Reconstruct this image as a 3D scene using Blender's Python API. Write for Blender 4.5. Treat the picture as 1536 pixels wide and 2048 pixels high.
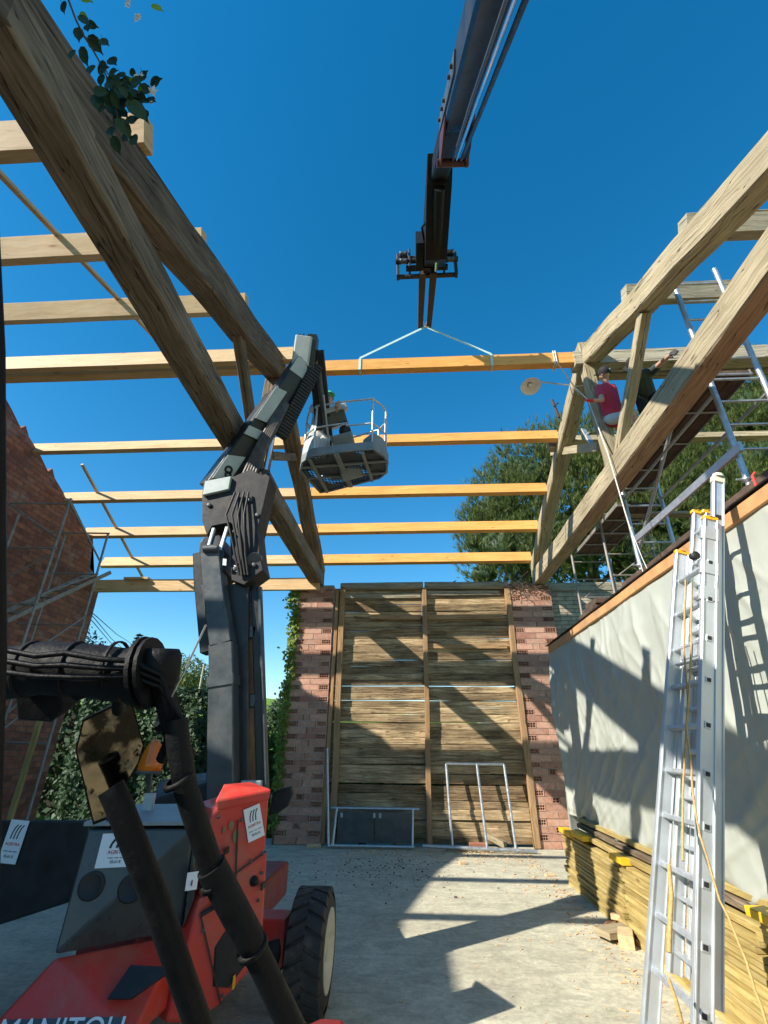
import bpy, bmesh, math, random
from mathutils import Vector, Matrix, noise
random.seed(7)
R=math.radians
for o in list(bpy.data.objects): bpy.data.objects.remove(o)
scn=bpy.context.scene; COL=scn.collection
# ---------------------------------------------------------------- camera
F=957.5; PITCH,YAW,ROLL=R(26.1),R(3.3058),R(.449); EYE=Vector((0,0,2.0))
def axes():
    cp,sp,cy,sy=math.cos(PITCH),math.sin(PITCH),math.cos(YAW),math.sin(YAW)
    f=Vector((-sy*cp,cy*cp,sp)); r=Vector((cy,sy,0)); u=r.cross(f)
    cr,sr=math.cos(ROLL),math.sin(ROLL)
    return cr*r+sr*u,-sr*r+cr*u,f
AX,BX,CX=axes()
cam=bpy.data.objects.new('camera',bpy.data.cameras.new('camera')); COL.objects.link(cam); scn.camera=cam
M=Matrix((AX,BX,-CX)).transposed().to_4x4(); M.translation=EYE; cam.matrix_world=M
cam.data.sensor_fit='VERTICAL'; cam.data.sensor_height=36; cam.data.lens=F/2048*36
cam.data.clip_start=.05; cam.data.clip_end=3000
def ray(x,y): return AX*((x-768)/F)+BX*((1024-y)/F)+CX
def pX(x,y,v): d=ray(x,y); return EYE+d*(v/d.x)
def pY(x,y,v): d=ray(x,y); return EYE+d*(v/d.y)
def pZ(x,y,v): d=ray(x,y); return EYE+d*((v-2.0)/d.z)
def pD(x,y,t): return EYE+ray(x,y)*t
# ---------------------------------------------------------------- light
L=Vector((1.5,1.0,-1.28)).normalized()
w=bpy.data.worlds.new('World'); scn.world=w; w.use_nodes=True
nt=w.node_tree; bg=nt.nodes['Background']; sky=nt.nodes.new('ShaderNodeTexSky'); sky.sky_type='NISHITA'
sky.sun_disc=False; sky.sun_elevation=math.asin(-L.z); sky.sun_rotation=math.atan2(-L.x,-L.y)
sky.air_density=1.0; sky.dust_density=.1; sky.ozone_density=1.6; sky.altitude=300
hs=nt.nodes.new('ShaderNodeHueSaturation'); hs.inputs['Saturation'].default_value=1.42; hs.inputs['Hue'].default_value=.490
nt.links.new(sky.outputs[0],hs.inputs['Color']); nt.links.new(hs.outputs[0],bg.inputs[0]); bg.inputs[1].default_value=.13
sd=bpy.data.lights.new('sun','SUN'); sd.energy=5.0; sd.angle=R(.5); sd.color=(1,.93,.82)
so=bpy.data.objects.new('sun',sd); COL.objects.link(so); so.rotation_euler=L.to_track_quat('-Z','Y').to_euler(); so.location=(-8,-8,20)
vs=scn.view_settings; vs.view_transform='Standard'; vs.look='None'; vs.gamma=1; vs.exposure=.75; vs.use_curve_mapping=False
# ---------------------------------------------------------------- materials
MATS={}
def nodes(name):
    m=bpy.data.materials.new(name); m.use_nodes=True; t=m.node_tree; b=t.nodes['Principled BSDF']; MATS[name]=m
    return m,t,b
def lk(t,a,b): t.links.new(a,b)
def N(t,k,**kw):
    n=t.nodes.new(k)
    for a,v in kw.items():
        if a.startswith('i_'):
            s=n.inputs[a[2:].replace('_',' ')] if not a[2:].isdigit() else n.inputs[int(a[2:])]
            s.default_value=v
        else: setattr(n,a,v)
    return n
def ramp(t,fac,stops):
    r=t.nodes.new('ShaderNodeValToRGB'); e=r.color_ramp.elements
    while len(e)<len(stops): e.new(.5)
    for k,(p,c) in enumerate(stops): e[k].position=p; e[k].color=(*c,1)
    lk(t,fac,r.inputs[0]); return r.outputs[0]
def mixc(t,f,a,b,mode='MIX'):
    n=t.nodes.new('ShaderNodeMix'); n.data_type='RGBA'; n.blend_type=mode
    for s,v in ((n.inputs[0],f),(n.inputs[6],a),(n.inputs[7],b)):
        if hasattr(v,'links') or hasattr(v,'is_linked'): lk(t,v,s)
        elif isinstance(v,(int,float)): s.default_value=v
        else: s.default_value=(*v,1)
    return n.outputs[2]
def bump(t,b,h,s,d=.01):
    n=N(t,'ShaderNodeBump'); n.inputs['Strength'].default_value=s; n.inputs['Distance'].default_value=d
    lk(t,h,n.inputs['Height']); lk(t,n.outputs[0],b.inputs['Normal'])
def surf(name,col,rough=.6,metal=0,var=.25,scale=6,bs=.15,spec=.5,dirt=None,dirtamt=.5,coat=0):
    m,t,b=nodes(name); tc=N(t,'ShaderNodeTexCoord')
    n=N(t,'ShaderNodeTexNoise',i_Scale=scale,i_Detail=8.0,i_Roughness=.65); lk(t,tc.outputs['Object'],n.inputs[0])
    c=ramp(t,n.outputs[0],[(.3,[x*(1-var) for x in col]),(.7,[min(1,x*(1+var)) for x in col])])
    if dirt:
        n2=N(t,'ShaderNodeTexNoise',i_Scale=scale*.45,i_Detail=10.0,i_Roughness=.75); lk(t,tc.outputs['Object'],n2.inputs[0])
        r=ramp(t,n2.outputs[0],[(.48,(0,0,0)),(.68,(dirtamt,)*3)]); c=mixc(t,r,c,dirt)
    lk(t,c,b.inputs['Base Color']); b.inputs['Metallic'].default_value=metal
    r=ramp(t,n.outputs[0],[(.3,(max(0,rough-.12),)*3),(.7,(min(1,rough+.12),)*3)]); lk(t,r,b.inputs['Roughness'])
    b.inputs['Specular IOR Level'].default_value=spec; b.inputs['Coat Weight'].default_value=coat
    if bs: bump(t,b,n.outputs[0],bs)
    return m
def wood(name,c0,c1,c2,knot=(.12,.06,.03),rough=.75,bs=.5,tint=.25,gray=0,grain=34,crack=.5):
    m,t,b=nodes(name); uv=N(t,'ShaderNodeUVMap',uv_map='UVMap'); sp=N(t,'ShaderNodeSeparateXYZ'); lk(t,uv.outputs[0],sp.inputs[0])
    dv=N(t,'ShaderNodeMath',operation='DIVIDE'); dv.inputs[1].default_value=10; lk(t,sp.outputs[1],dv.inputs[0])
    fl=N(t,'ShaderNodeMath',operation='FLOOR'); lk(t,dv.outputs[0],fl.inputs[0])
    wn=N(t,'ShaderNodeTexWhiteNoise',noise_dimensions='1D'); lk(t,fl.outputs[0],wn.inputs['W'])
    mp=N(t,'ShaderNodeMapping'); mp.inputs['Scale'].default_value=(1.1,grain,1); lk(t,uv.outputs[0],mp.inputs[0])
    dm=N(t,'ShaderNodeTexNoise',i_Scale=2.2,i_Detail=3.0); lk(t,uv.outputs[0],dm.inputs[0])
    ad=N(t,'ShaderNodeVectorMath',operation='MULTIPLY_ADD'); lk(t,dm.outputs['Color'],ad.inputs[0]); ad.inputs[1].default_value=(0,3.5,0); lk(t,mp.outputs[0],ad.inputs[2])
    g=N(t,'ShaderNodeTexNoise',i_Scale=1.0,i_Detail=7.0,i_Roughness=.62); lk(t,ad.outputs[0],g.inputs[0])
    c=ramp(t,g.outputs[0],[(.3,c0),(.5,c1),(.7,c2)])
    bn=N(t,'ShaderNodeTexNoise',i_Scale=1.3,i_Detail=5.0,i_Roughness=.6); lk(t,uv.outputs[0],bn.inputs[0])
    f=ramp(t,bn.outputs[0],[(.35,(1-tint,)*3),(.65,(1+tint*.3,)*3)]); c=mixc(t,1.0,c,f,'MULTIPLY')
    f2=ramp(t,wn.outputs[0],[(0,(1-tint*1.2,1-tint*1.25,1-tint*1.3)),(1,(1,1,1))]); c=mixc(t,1.0,c,f2,'MULTIPLY')
    vo=N(t,'ShaderNodeTexVoronoi',i_Scale=1.0); mk=N(t,'ShaderNodeMapping'); mk.inputs['Scale'].default_value=(1.7,5.5,1); lk(t,uv.outputs[0],mk.inputs[0]); lk(t,mk.outputs[0],vo.inputs[0])
    k=ramp(t,vo.outputs['Distance'],[(.045,(.85,)*3),(.13,(0,0,0))]); c=mixc(t,k,c,knot)
    # long drying cracks
    mc=N(t,'ShaderNodeMapping'); mc.inputs['Scale'].default_value=(.55,9,1); lk(t,uv.outputs[0],mc.inputs[0])
    cn=N(t,'ShaderNodeTexNoise',i_Scale=1.0,i_Detail=2.5,i_Roughness=.4); lk(t,mc.outputs[0],cn.inputs[0])
    ck=ramp(t,cn.outputs[0],[(.492,(0,0,0)),(.5,(crack,)*3),(.508,(0,0,0))]); c=mixc(t,ck,c,[x*.18 for x in c0])
    lk(t,c,b.inputs['Base Color']); b.inputs['Roughness'].default_value=rough; b.inputs['Specular IOR Level'].default_value=.25
    mm=N(t,'ShaderNodeMath',operation='SUBTRACT'); lk(t,g.outputs[0],mm.inputs[0]); lk(t,ck,mm.inputs[1])
    bump(t,b,mm.outputs[0],bs,.012); return m
OLD=wood('old_timber_darkened',(.10,.072,.048),(.225,.17,.115),(.34,.27,.185),rough=.85,bs=.7,tint=.3,grain=26,crack=.95)  # shade on the left truss is put into this darker brown
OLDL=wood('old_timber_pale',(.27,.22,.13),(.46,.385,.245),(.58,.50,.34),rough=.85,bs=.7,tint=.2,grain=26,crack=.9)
NEW=wood('new_timber',(.60,.37,.17),(.71,.48,.245),(.77,.56,.33),knot=(.30,.12,.04),rough=.6,bs=.12,tint=.13,grain=16,crack=.25)
NEWO=wood('new_timber_orange',(.66,.29,.065),(.77,.38,.10),(.80,.45,.15),knot=(.28,.09,.02),rough=.55,bs=.12,tint=.12,grain=16,crack=.25)
BOARD=wood('wall_boards',(.20,.12,.06),(.54,.39,.215),(.78,.64,.40),rough=.85,bs=.8,tint=.48,grain=22,crack=.7)
POST=wood('post_wood',(.28,.165,.08),(.42,.26,.13),(.52,.34,.19),rough=.8,bs=.4,tint=.15,grain=20)
GREYW=wood('weathered_grey_wood',(.27,.23,.16),(.45,.40,.29),(.55,.50,.38),rough=.9,bs=.8,tint=.2,grain=20,crack=.9)
YEL=wood('yellow_formwork',(.40,.29,.09),(.56,.43,.16),(.64,.52,.23),rough=.7,bs=.3,tint=.3,grain=18,crack=.4)
YELP=surf('yellow_paint_edge',(.80,.47,.015),.5,0,.15,9,.1,dirt=(.3,.2,.05),dirtamt=.5)
REDW=wood('reddish_planks',(.23,.12,.065),(.36,.20,.11),(.47,.29,.17),rough=.8,bs=.4,tint=.35,grain=18)
CHIP=surf('fresh_wood_chip',(.62,.43,.24),.8,0,.25,14,.1)
def concrete():
    m,t,b=nodes('concrete_floor'); tc=N(t,'ShaderNodeTexCoord')
    n1=N(t,'ShaderNodeTexNoise',i_Scale=.55,i_Detail=9.0,i_Roughness=.65); n2=N(t,'ShaderNodeTexNoise',i_Scale=16.0,i_Detail=8.0,i_Roughness=.7)
    mp=N(t,'ShaderNodeMapping'); mp.inputs['Scale'].default_value=(.9,1.5,1); mp.inputs['Rotation'].default_value=(0,0,R(28))
    n3=N(t,'ShaderNodeTexNoise',i_Scale=2.6,i_Detail=8.0,i_Roughness=.7,i_Distortion=1.2)
    for n in (n1,n2): lk(t,tc.outputs['Object'],n.inputs[0])
    lk(t,tc.outputs['Object'],mp.inputs[0]); lk(t,mp.outputs[0],n3.inputs[0])
    c=ramp(t,n1.outputs[0],[(.3,(.48,.455,.34)),(.7,(.65,.62,.475))])
    c=mixc(t,1.0,c,ramp(t,n2.outputs[0],[(.3,(.72,.72,.72)),(.6,(1.03,1.03,1.03))]),'MULTIPLY')
    c=mixc(t,1.0,c,ramp(t,n3.outputs[0],[(.35,(.70,.70,.70)),(.6,(1.04,1.04,1.02))]),'MULTIPLY')
    n4=N(t,'ShaderNodeTexNoise',i_Scale=42.0,i_Detail=2.0); lk(t,tc.outputs['Object'],n4.inputs[0])
    c=mixc(t,ramp(t,n4.outputs[0],[(.68,(0,0,0)),(.74,(.65,)*3)]),c,(.13,.10,.07))
    n5=N(t,'ShaderNodeTexNoise',i_Scale=.23,i_Detail=6.0,i_Roughness=.6); lk(t,tc.outputs['Object'],n5.inputs[0])
    c=mixc(t,ramp(t,n5.outputs[0],[(.52,(0,0,0)),(.7,(.4,)*3)]),c,(.25,.20,.13))
    lk(t,c,b.inputs['Base Color']); b.inputs['Roughness'].default_value=.85
    mm=N(t,'ShaderNodeMath',operation='MULTIPLY_ADD'); lk(t,n3.outputs[0],mm.inputs[0]); mm.inputs[1].default_value=2.; lk(t,n2.outputs[0],mm.inputs[2])
    bump(t,b,mm.outputs[0],.55,.012); return m
CONC=concrete()
def grassm():
    m,t,b=nodes('grass'); tc=N(t,'ShaderNodeTexCoord'); n=N(t,'ShaderNodeTexNoise',i_Scale=.03,i_Detail=12.0,i_Roughness=.75); lk(t,tc.outputs['Object'],n.inputs[0])
    lk(t,ramp(t,n.outputs[0],[(.3,(.08,.16,.02)),(.6,(.17,.29,.035)),(.8,(.25,.34,.06))]),b.inputs['Base Color']); b.inputs['Roughness'].default_value=.95
    b.inputs['Specular IOR Level'].default_value=.1; return m
GRASS=grassm()
YARD=surf('stony_earth',(.42,.34,.20),.95,0,.45,7,.6,dirt=(.06,.05,.035),dirtamt=.8)
MAROON=surf('maroon_paint',(.07,.014,.012),.5,0,.3,9,.1)
def brickm(name,c1,c2,mortar,sx,sz):
    m,t,b=nodes(name); uv=N(t,'ShaderNodeUVMap',uv_map='UVMap')
    br=N(t,'ShaderNodeTexBrick',offset=.5); br.inputs['Scale'].default_value=1; br.inputs['Brick Width'].default_value=sx; br.inputs['Row Height'].default_value=sz
    br.inputs['Mortar Size'].default_value=.011; br.inputs['Mortar Smooth'].default_value=.3; br.inputs['Color1'].default_value=(*c1,1); br.inputs['Color2'].default_value=(*c2,1); br.inputs['Mortar'].default_value=(*mortar,1)
    dn=N(t,'ShaderNodeTexNoise',i_Scale=3.0,i_Detail=6.0); lk(t,uv.outputs[0],dn.inputs[0])
    ma=N(t,'ShaderNodeVectorMath',operation='MULTIPLY_ADD'); lk(t,dn.outputs['Color'],ma.inputs[0]); ma.inputs[1].default_value=(.025,.025,0); lk(t,uv.outputs[0],ma.inputs[2]); lk(t,ma.outputs[0],br.inputs[0])
    n=N(t,'ShaderNodeTexNoise',i_Scale=5.0,i_Detail=10.0,i_Roughness=.75); lk(t,uv.outputs[0],n.inputs[0])
    c=mixc(t,1.0,br.outputs[0],ramp(t,n.outputs[0],[(.3,(.55,.52,.5)),(.65,(1.15,1.1,1.05))]),'MULTIPLY')
    n2=N(t,'ShaderNodeTexNoise',i_Scale=1.1,i_Detail=8.0,i_Roughness=.7); lk(t,uv.outputs[0],n2.inputs[0])
    c=mixc(t,ramp(t,n2.outputs[0],[(.55,(0,0,0)),(.72,(.55,)*3)]),c,(.42,.36,.32))
    lk(t,c,b.inputs['Base Color']); b.inputs['Roughness'].default_value=.92
    iv=N(t,'ShaderNodeMath',operation='MULTIPLY_ADD'); lk(t,br.outputs[1],iv.inputs[0]); iv.inputs[1].default_value=-1.2; lk(t,n.outputs[0],iv.inputs[2])
    bump(t,b,iv.outputs[0],.9,.02); return m
BRICKW=brickm('gable_brick',(.40,.15,.085),(.22,.07,.045),(.16,.11,.085),.33,.125)
STONE=brickm('dry_stone',(.50,.46,.35),(.40,.36,.27),(.22,.19,.14),.42,.11)
def brickp(name,a,b2):
    m,t,b=nodes(name); uv=N(t,'ShaderNodeUVMap',uv_map='UVMap'); sp=N(t,'ShaderNodeSeparateXYZ'); lk(t,uv.outputs[0],sp.inputs[0])
    dv=N(t,'ShaderNodeMath',operation='DIVIDE'); dv.inputs[1].default_value=10; lk(t,sp.outputs[1],dv.inputs[0])
    fl=N(t,'ShaderNodeMath',operation='FLOOR'); lk(t,dv.outputs[0],fl.inputs[0])
    wn=N(t,'ShaderNodeTexWhiteNoise',noise_dimensions='1D'); lk(t,fl.outputs[0],wn.inputs['W'])
    n=N(t,'ShaderNodeTexNoise',i_Scale=14.0,i_Detail=8.0,i_Roughness=.7); lk(t,uv.outputs[0],n.inputs[0])
    c=ramp(t,wn.outputs[0],[(0,a),(.5,b2),(1,[min(1,x*1.25) for x in b2])])
    c=mixc(t,1.0,c,ramp(t,n.outputs[0],[(.3,(.65,.62,.6)),(.7,(1.15,1.15,1.15))]),'MULTIPLY')
    n2=N(t,'ShaderNodeTexNoise',i_Scale=4.0,i_Detail=8.0,i_Roughness=.7); lk(t,N(t,'ShaderNodeTexCoord').outputs['Object'],n2.inputs[0])
    c=mixc(t,ramp(t,n2.outputs[0],[(.5,(0,0,0)),(.7,(.5,)*3)]),c,(.48,.38,.30))
    lk(t,c,b.inputs['Base Color']); b.inputs['Roughness'].default_value=.9; bump(t,b,n.outputs[0],.6,.01); return m
BRK=brickp('perforated_brick',(.40,.19,.13),(.52,.29,.20))
MORT=surf('mortar',(.40,.33,.26),.95,0,.3,9,.5)
BLK=surf('black_steel',(.013,.015,.016),.42,0,.4,7,.08,dirt=(.045,.04,.035),dirtamt=.3)
CAB=surf('cab_black_shaded',(.004,.0045,.005),.55,0,.5,24,.5,spec=.22,dirt=(.014,.013,.011),dirtamt=.5)  # near-black base holds the shade around the cab parts
GRY=surf('dark_grey_steel',(.055,.065,.07),.4,0,.3,6,.06,dirt=(.14,.13,.11),dirtamt=.5)
LGR=surf('pale_grey_decal',(.42,.47,.45),.45,0,.12,8,.03)
GCOV=surf('grey_cover_plastic',(.045,.058,.062),.32,0,.25,3,.04,dirt=(.13,.13,.12),dirtamt=.35)
GTOP=surf('grey_top_panel',(.22,.25,.26),.5,0,.2,14,.1,dirt=(.4,.38,.33),dirtamt=.5)
RED=surf('red_paint',(.60,.04,.025),.5,0,.14,4,.03,dirt=(.38,.14,.09),dirtamt=.75,coat=.1)
DRED=surf('dark_red_paint',(.22,.012,.012),.45,0,.2,5,.05,dirt=(.12,.06,.05),dirtamt=.5)
SOOT=surf('greasy_black',(.010,.010,.010),.6,0,.5,10,.2,dirt=(.06,.042,.03),dirtamt=.5)
RUST=surf('rusty_fork_steel',(.055,.028,.018),.75,.0,.4,14,.3,dirt=(.03,.025,.02),dirtamt=.7)
CHR=surf('chrome_rod',(.7,.7,.72),.15,1,.05,5,0)
GALV=surf('galvanised_tube',(.50,.53,.55),.42,.75,.18,12,.1,dirt=(.35,.3,.24),dirtamt=.5)
SCAF=surf('dull_scaffold_tube',(.30,.28,.25),.6,.35,.3,10,.2,dirt=(.22,.13,.08),dirtamt=.7)
ALU=surf('aluminium',(.58,.62,.64),.38,.55,.08,5,.03,dirt=(.48,.48,.46),dirtamt=.35)
ALUD=surf('aluminium_rung',(.60,.63,.65),.45,.6,.12,14,.1)
BSK=surf('basket_grey',(.20,.22,.22),.5,0,.2,6,.05,dirt=(.32,.31,.28),dirtamt=.5)
BRAIL=surf('basket_rail',(.55,.57,.56),.4,.3,.15,9,.05)
TYRE=surf('tyre_rubber',(.035,.033,.03),.85,0,.35,9,.25,dirt=(.15,.125,.095),dirtamt=.7)
RIM=surf('cream_rim',(.62,.60,.46),.5,0,.12,8,.05,dirt=(.35,.3,.2),dirtamt=.6)
ORG=surf('yellow_plastic',(.85,.42,.01),.45,0,.1,8,0)
ROPEY=surf('yellow_rope',(.50,.33,.12),.85,0,.3,60,.3)
ROPEW=surf('white_rope',(.62,.60,.54),.9,0,.25,60,.3)
STRAP=surf('pale_green_strap',(.42,.60,.58),.8,0,.15,30,.1)
WHITE=surf('white_sticker',(.80,.81,.80),.5,0,.05,10,0)
INK=surf('black_ink',(.02,.02,.02),.6,0,.1,10,0); REDI=surf('red_ink',(.5,.02,.03),.6,0,.1,10,0)
DECK=surf('scaffold_deck_wood',(.10,.065,.045),.85,0,.4,5,.2,dirt=(.04,.03,.025),dirtamt=.7)
EDGEB=surf('orange_edge_board',(.55,.29,.12),.75,0,.22,5,.2,dirt=(.30,.22,.13),dirtamt=.7)
TILE=surf('red_edge_slab',(.36,.14,.08),.85,0,.35,8,.3,dirt=(.12,.08,.06),dirtamt=.7)
SKIN=surf('skin',(.55,.31,.21),.6,0,.08,20,0)
CLR=surf('crimson_tshirt',(.50,.035,.075),.9,0,.15,9,.15); CDK=surf('dark_green_tshirt',(.035,.055,.05),.9,0,.2,9,.15)
CBK=surf('black_trousers',(.010,.010,.012),.95,0,.2,9,.1); CGR=surf('light_grey_shorts',(.50,.50,.48),.9,0,.1,9,.1)
CWH=surf('white_tshirt',(.55,.55,.54),.9,0,.1,9,.1); CGN=surf('green_cap_cloth',(.10,.55,.22),.8,0,.1,9,.05); CAPB=surf('black_cap_cloth',(.012,.012,.015),.85,0,.1,9,.05)
GLR=surf('red_glove',(.62,.05,.035),.7,0,.1,20,.05); GLK=surf('dark_glove',(.03,.03,.035),.7,0,.1,20,.05)
def leafm(name,a,b2,c3=None,trans=.35):
    m,t,b=nodes(name); tc=N(t,'ShaderNodeTexCoord'); n=N(t,'ShaderNodeTexNoise',i_Scale=1.3,i_Detail=6.0,i_Roughness=.7); lk(t,tc.outputs['Object'],n.inputs[0])
    wn=N(t,'ShaderNodeTexWhiteNoise'); uv=N(t,'ShaderNodeUVMap',uv_map='UVMap'); lk(t,uv.outputs[0],wn.inputs[0])
    c=ramp(t,n.outputs[0],[(.3,a),(.65,b2)]); 
    c=mixc(t,ramp(t,wn.outputs[0],[(0,(0,0,0)),(1,(.8,)*3)]),c,c3 or [x*1.6 for x in b2])
    lk(t,c,b.inputs['Base Color']); b.inputs['Roughness'].default_value=.55; b.inputs['Specular IOR Level'].default_value=.3
    tr=N(t,'ShaderNodeBsdfTranslucent'); lk(t,c,tr.inputs[0]); mx=N(t,'ShaderNodeMixShader'); mx.inputs[0].default_value=trans
    lk(t,b.outputs[0],mx.inputs[1]); lk(t,tr.outputs[0],mx.inputs[2]); lk(t,mx.outputs[0],t.nodes['Material Output'].inputs[0]); return m
PINE=leafm('pine_needles',(.025,.05,.012),(.085,.13,.03),(.17,.20,.05),.15)
HEDG=leafm('hedge_leaves',(.03,.065,.015),(.09,.15,.03),(.2,.26,.06))
HEDD=leafm('conifer_and_shade_leaves',(.012,.035,.015),(.035,.07,.03),(.06,.10,.045),.15)  # conifer green; also gives the left hedge and pine core their shade by colour
IVY=leafm('ivy_leaves',(.07,.14,.02),(.18,.28,.04),(.32,.38,.07))
REDL=leafm('red_leaves',(.25,.02,.03),(.4,.04,.05),(.45,.15,.1))
BRL=leafm('branch_leaves',(.012,.035,.02),(.02,.055,.025),(.03,.07,.03),.1)
LIME=leafm('lime_leaves',(.14,.30,.02),(.25,.45,.03),(.3,.5,.05),.5)
PETAL=leafm('white_petals',(.75,.75,.7),(.8,.8,.76),(.85,.85,.8),.3)
BARK=surf('bark',(.11,.075,.05),.95,0,.35,9,.6)
def tarpm():
    m,t,b=nodes('tarp'); tc=N(t,'ShaderNodeTexCoord'); n=N(t,'ShaderNodeTexNoise',i_Scale=2.2,i_Detail=8.0,i_Roughness=.6); lk(t,tc.outputs['Object'],n.inputs[0])
    c=ramp(t,n.outputs[0],[(.3,(.43,.46,.40)),(.7,(.51,.54,.48))])
    n2=N(t,'ShaderNodeTexNoise',i_Scale=9.0,i_Detail=3.0); lk(t,tc.outputs['Object'],n2.inputs[0])
    c=mixc(t,ramp(t,n2.outputs[0],[(.70,(0,0,0)),(.74,(.4,)*3)]),c,(.3,.3,.25)); lk(t,c,b.inputs['Base Color']); b.inputs['Roughness'].default_value=.42
    tr=N(t,'ShaderNodeBsdfTranslucent'); lk(t,c,tr.inputs[0]); mx=N(t,'ShaderNodeMixShader'); mx.inputs[0].default_value=.12
    lk(t,b.outputs[0],mx.inputs[1]); lk(t,tr.outputs[0],mx.inputs[2]); lk(t,mx.outputs[0],t.nodes['Material Output'].inputs[0])
    mw=N(t,'ShaderNodeMapping'); mw.inputs['Scale'].default_value=(1,2.6,.9); mw.inputs['Rotation'].default_value=(R(-38),0,0); lk(t,tc.outputs['Object'],mw.inputs[0])
    n5=N(t,'ShaderNodeTexNoise',i_Scale=2.0,i_Detail=5.0,i_Roughness=.5,i_Distortion=.8); n5.noise_type='RIDGED_MULTIFRACTAL'; lk(t,mw.outputs[0],n5.inputs[0])
    bump(t,b,n5.outputs[0],.22,.05); return m
TARP=tarpm()
def glowm(name,col,tr=.6):
    m,t,b=nodes(name); b.inputs['Base Color'].default_value=(*col,1); b.inputs['Roughness'].default_value=.15; b.inputs['Transmission Weight'].default_value=tr; return m
AMB=glowm('amber_plastic',(.9,.22,.01),.35)
ENAM=surf('white_enamel',(.78,.77,.72),.4,0,.1,9,0)
BULB=glowm('bulb_glass',(.9,.88,.8),.2)
def mirm():  # glass of the mirror added for the windscreen's reflection
    m,t,b=nodes('added_mirror_glass'); b.inputs['Metallic'].default_value=1; b.inputs['Roughness'].default_value=.06
    tc=N(t,'ShaderNodeTexCoord'); n=N(t,'ShaderNodeTexNoise',i_Scale=30.0,i_Detail=4.0); lk(t,tc.outputs['Object'],n.inputs[0]); lk(t,ramp(t,n.outputs[0],[(.5,(.05,)*3),(.75,(.5,)*3)]),b.inputs['Roughness']); n2=N(t,'ShaderNodeTexNoise',i_Scale=46.0,i_Detail=6.0,i_Roughness=.7); lk(t,tc.outputs['Object'],n2.inputs[0]); n3=N(t,'ShaderNodeTexNoise',i_Scale=11.0,i_Detail=5.0); lk(t,tc.outputs['Object'],n3.inputs[0]); c=mixc(t,ramp(t,n3.outputs[0],[(.47,(0,0,0)),(.53,(1,1,1))]),(.20,.18,.14),(.02,.02,.018)); c=mixc(t,ramp(t,n2.outputs[0],[(.56,(0,0,0)),(.60,(1,1,1))]),c,(.015,.014,.012)); lk(t,c,b.inputs['Base Color']); return m
MIR=mirm()
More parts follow.
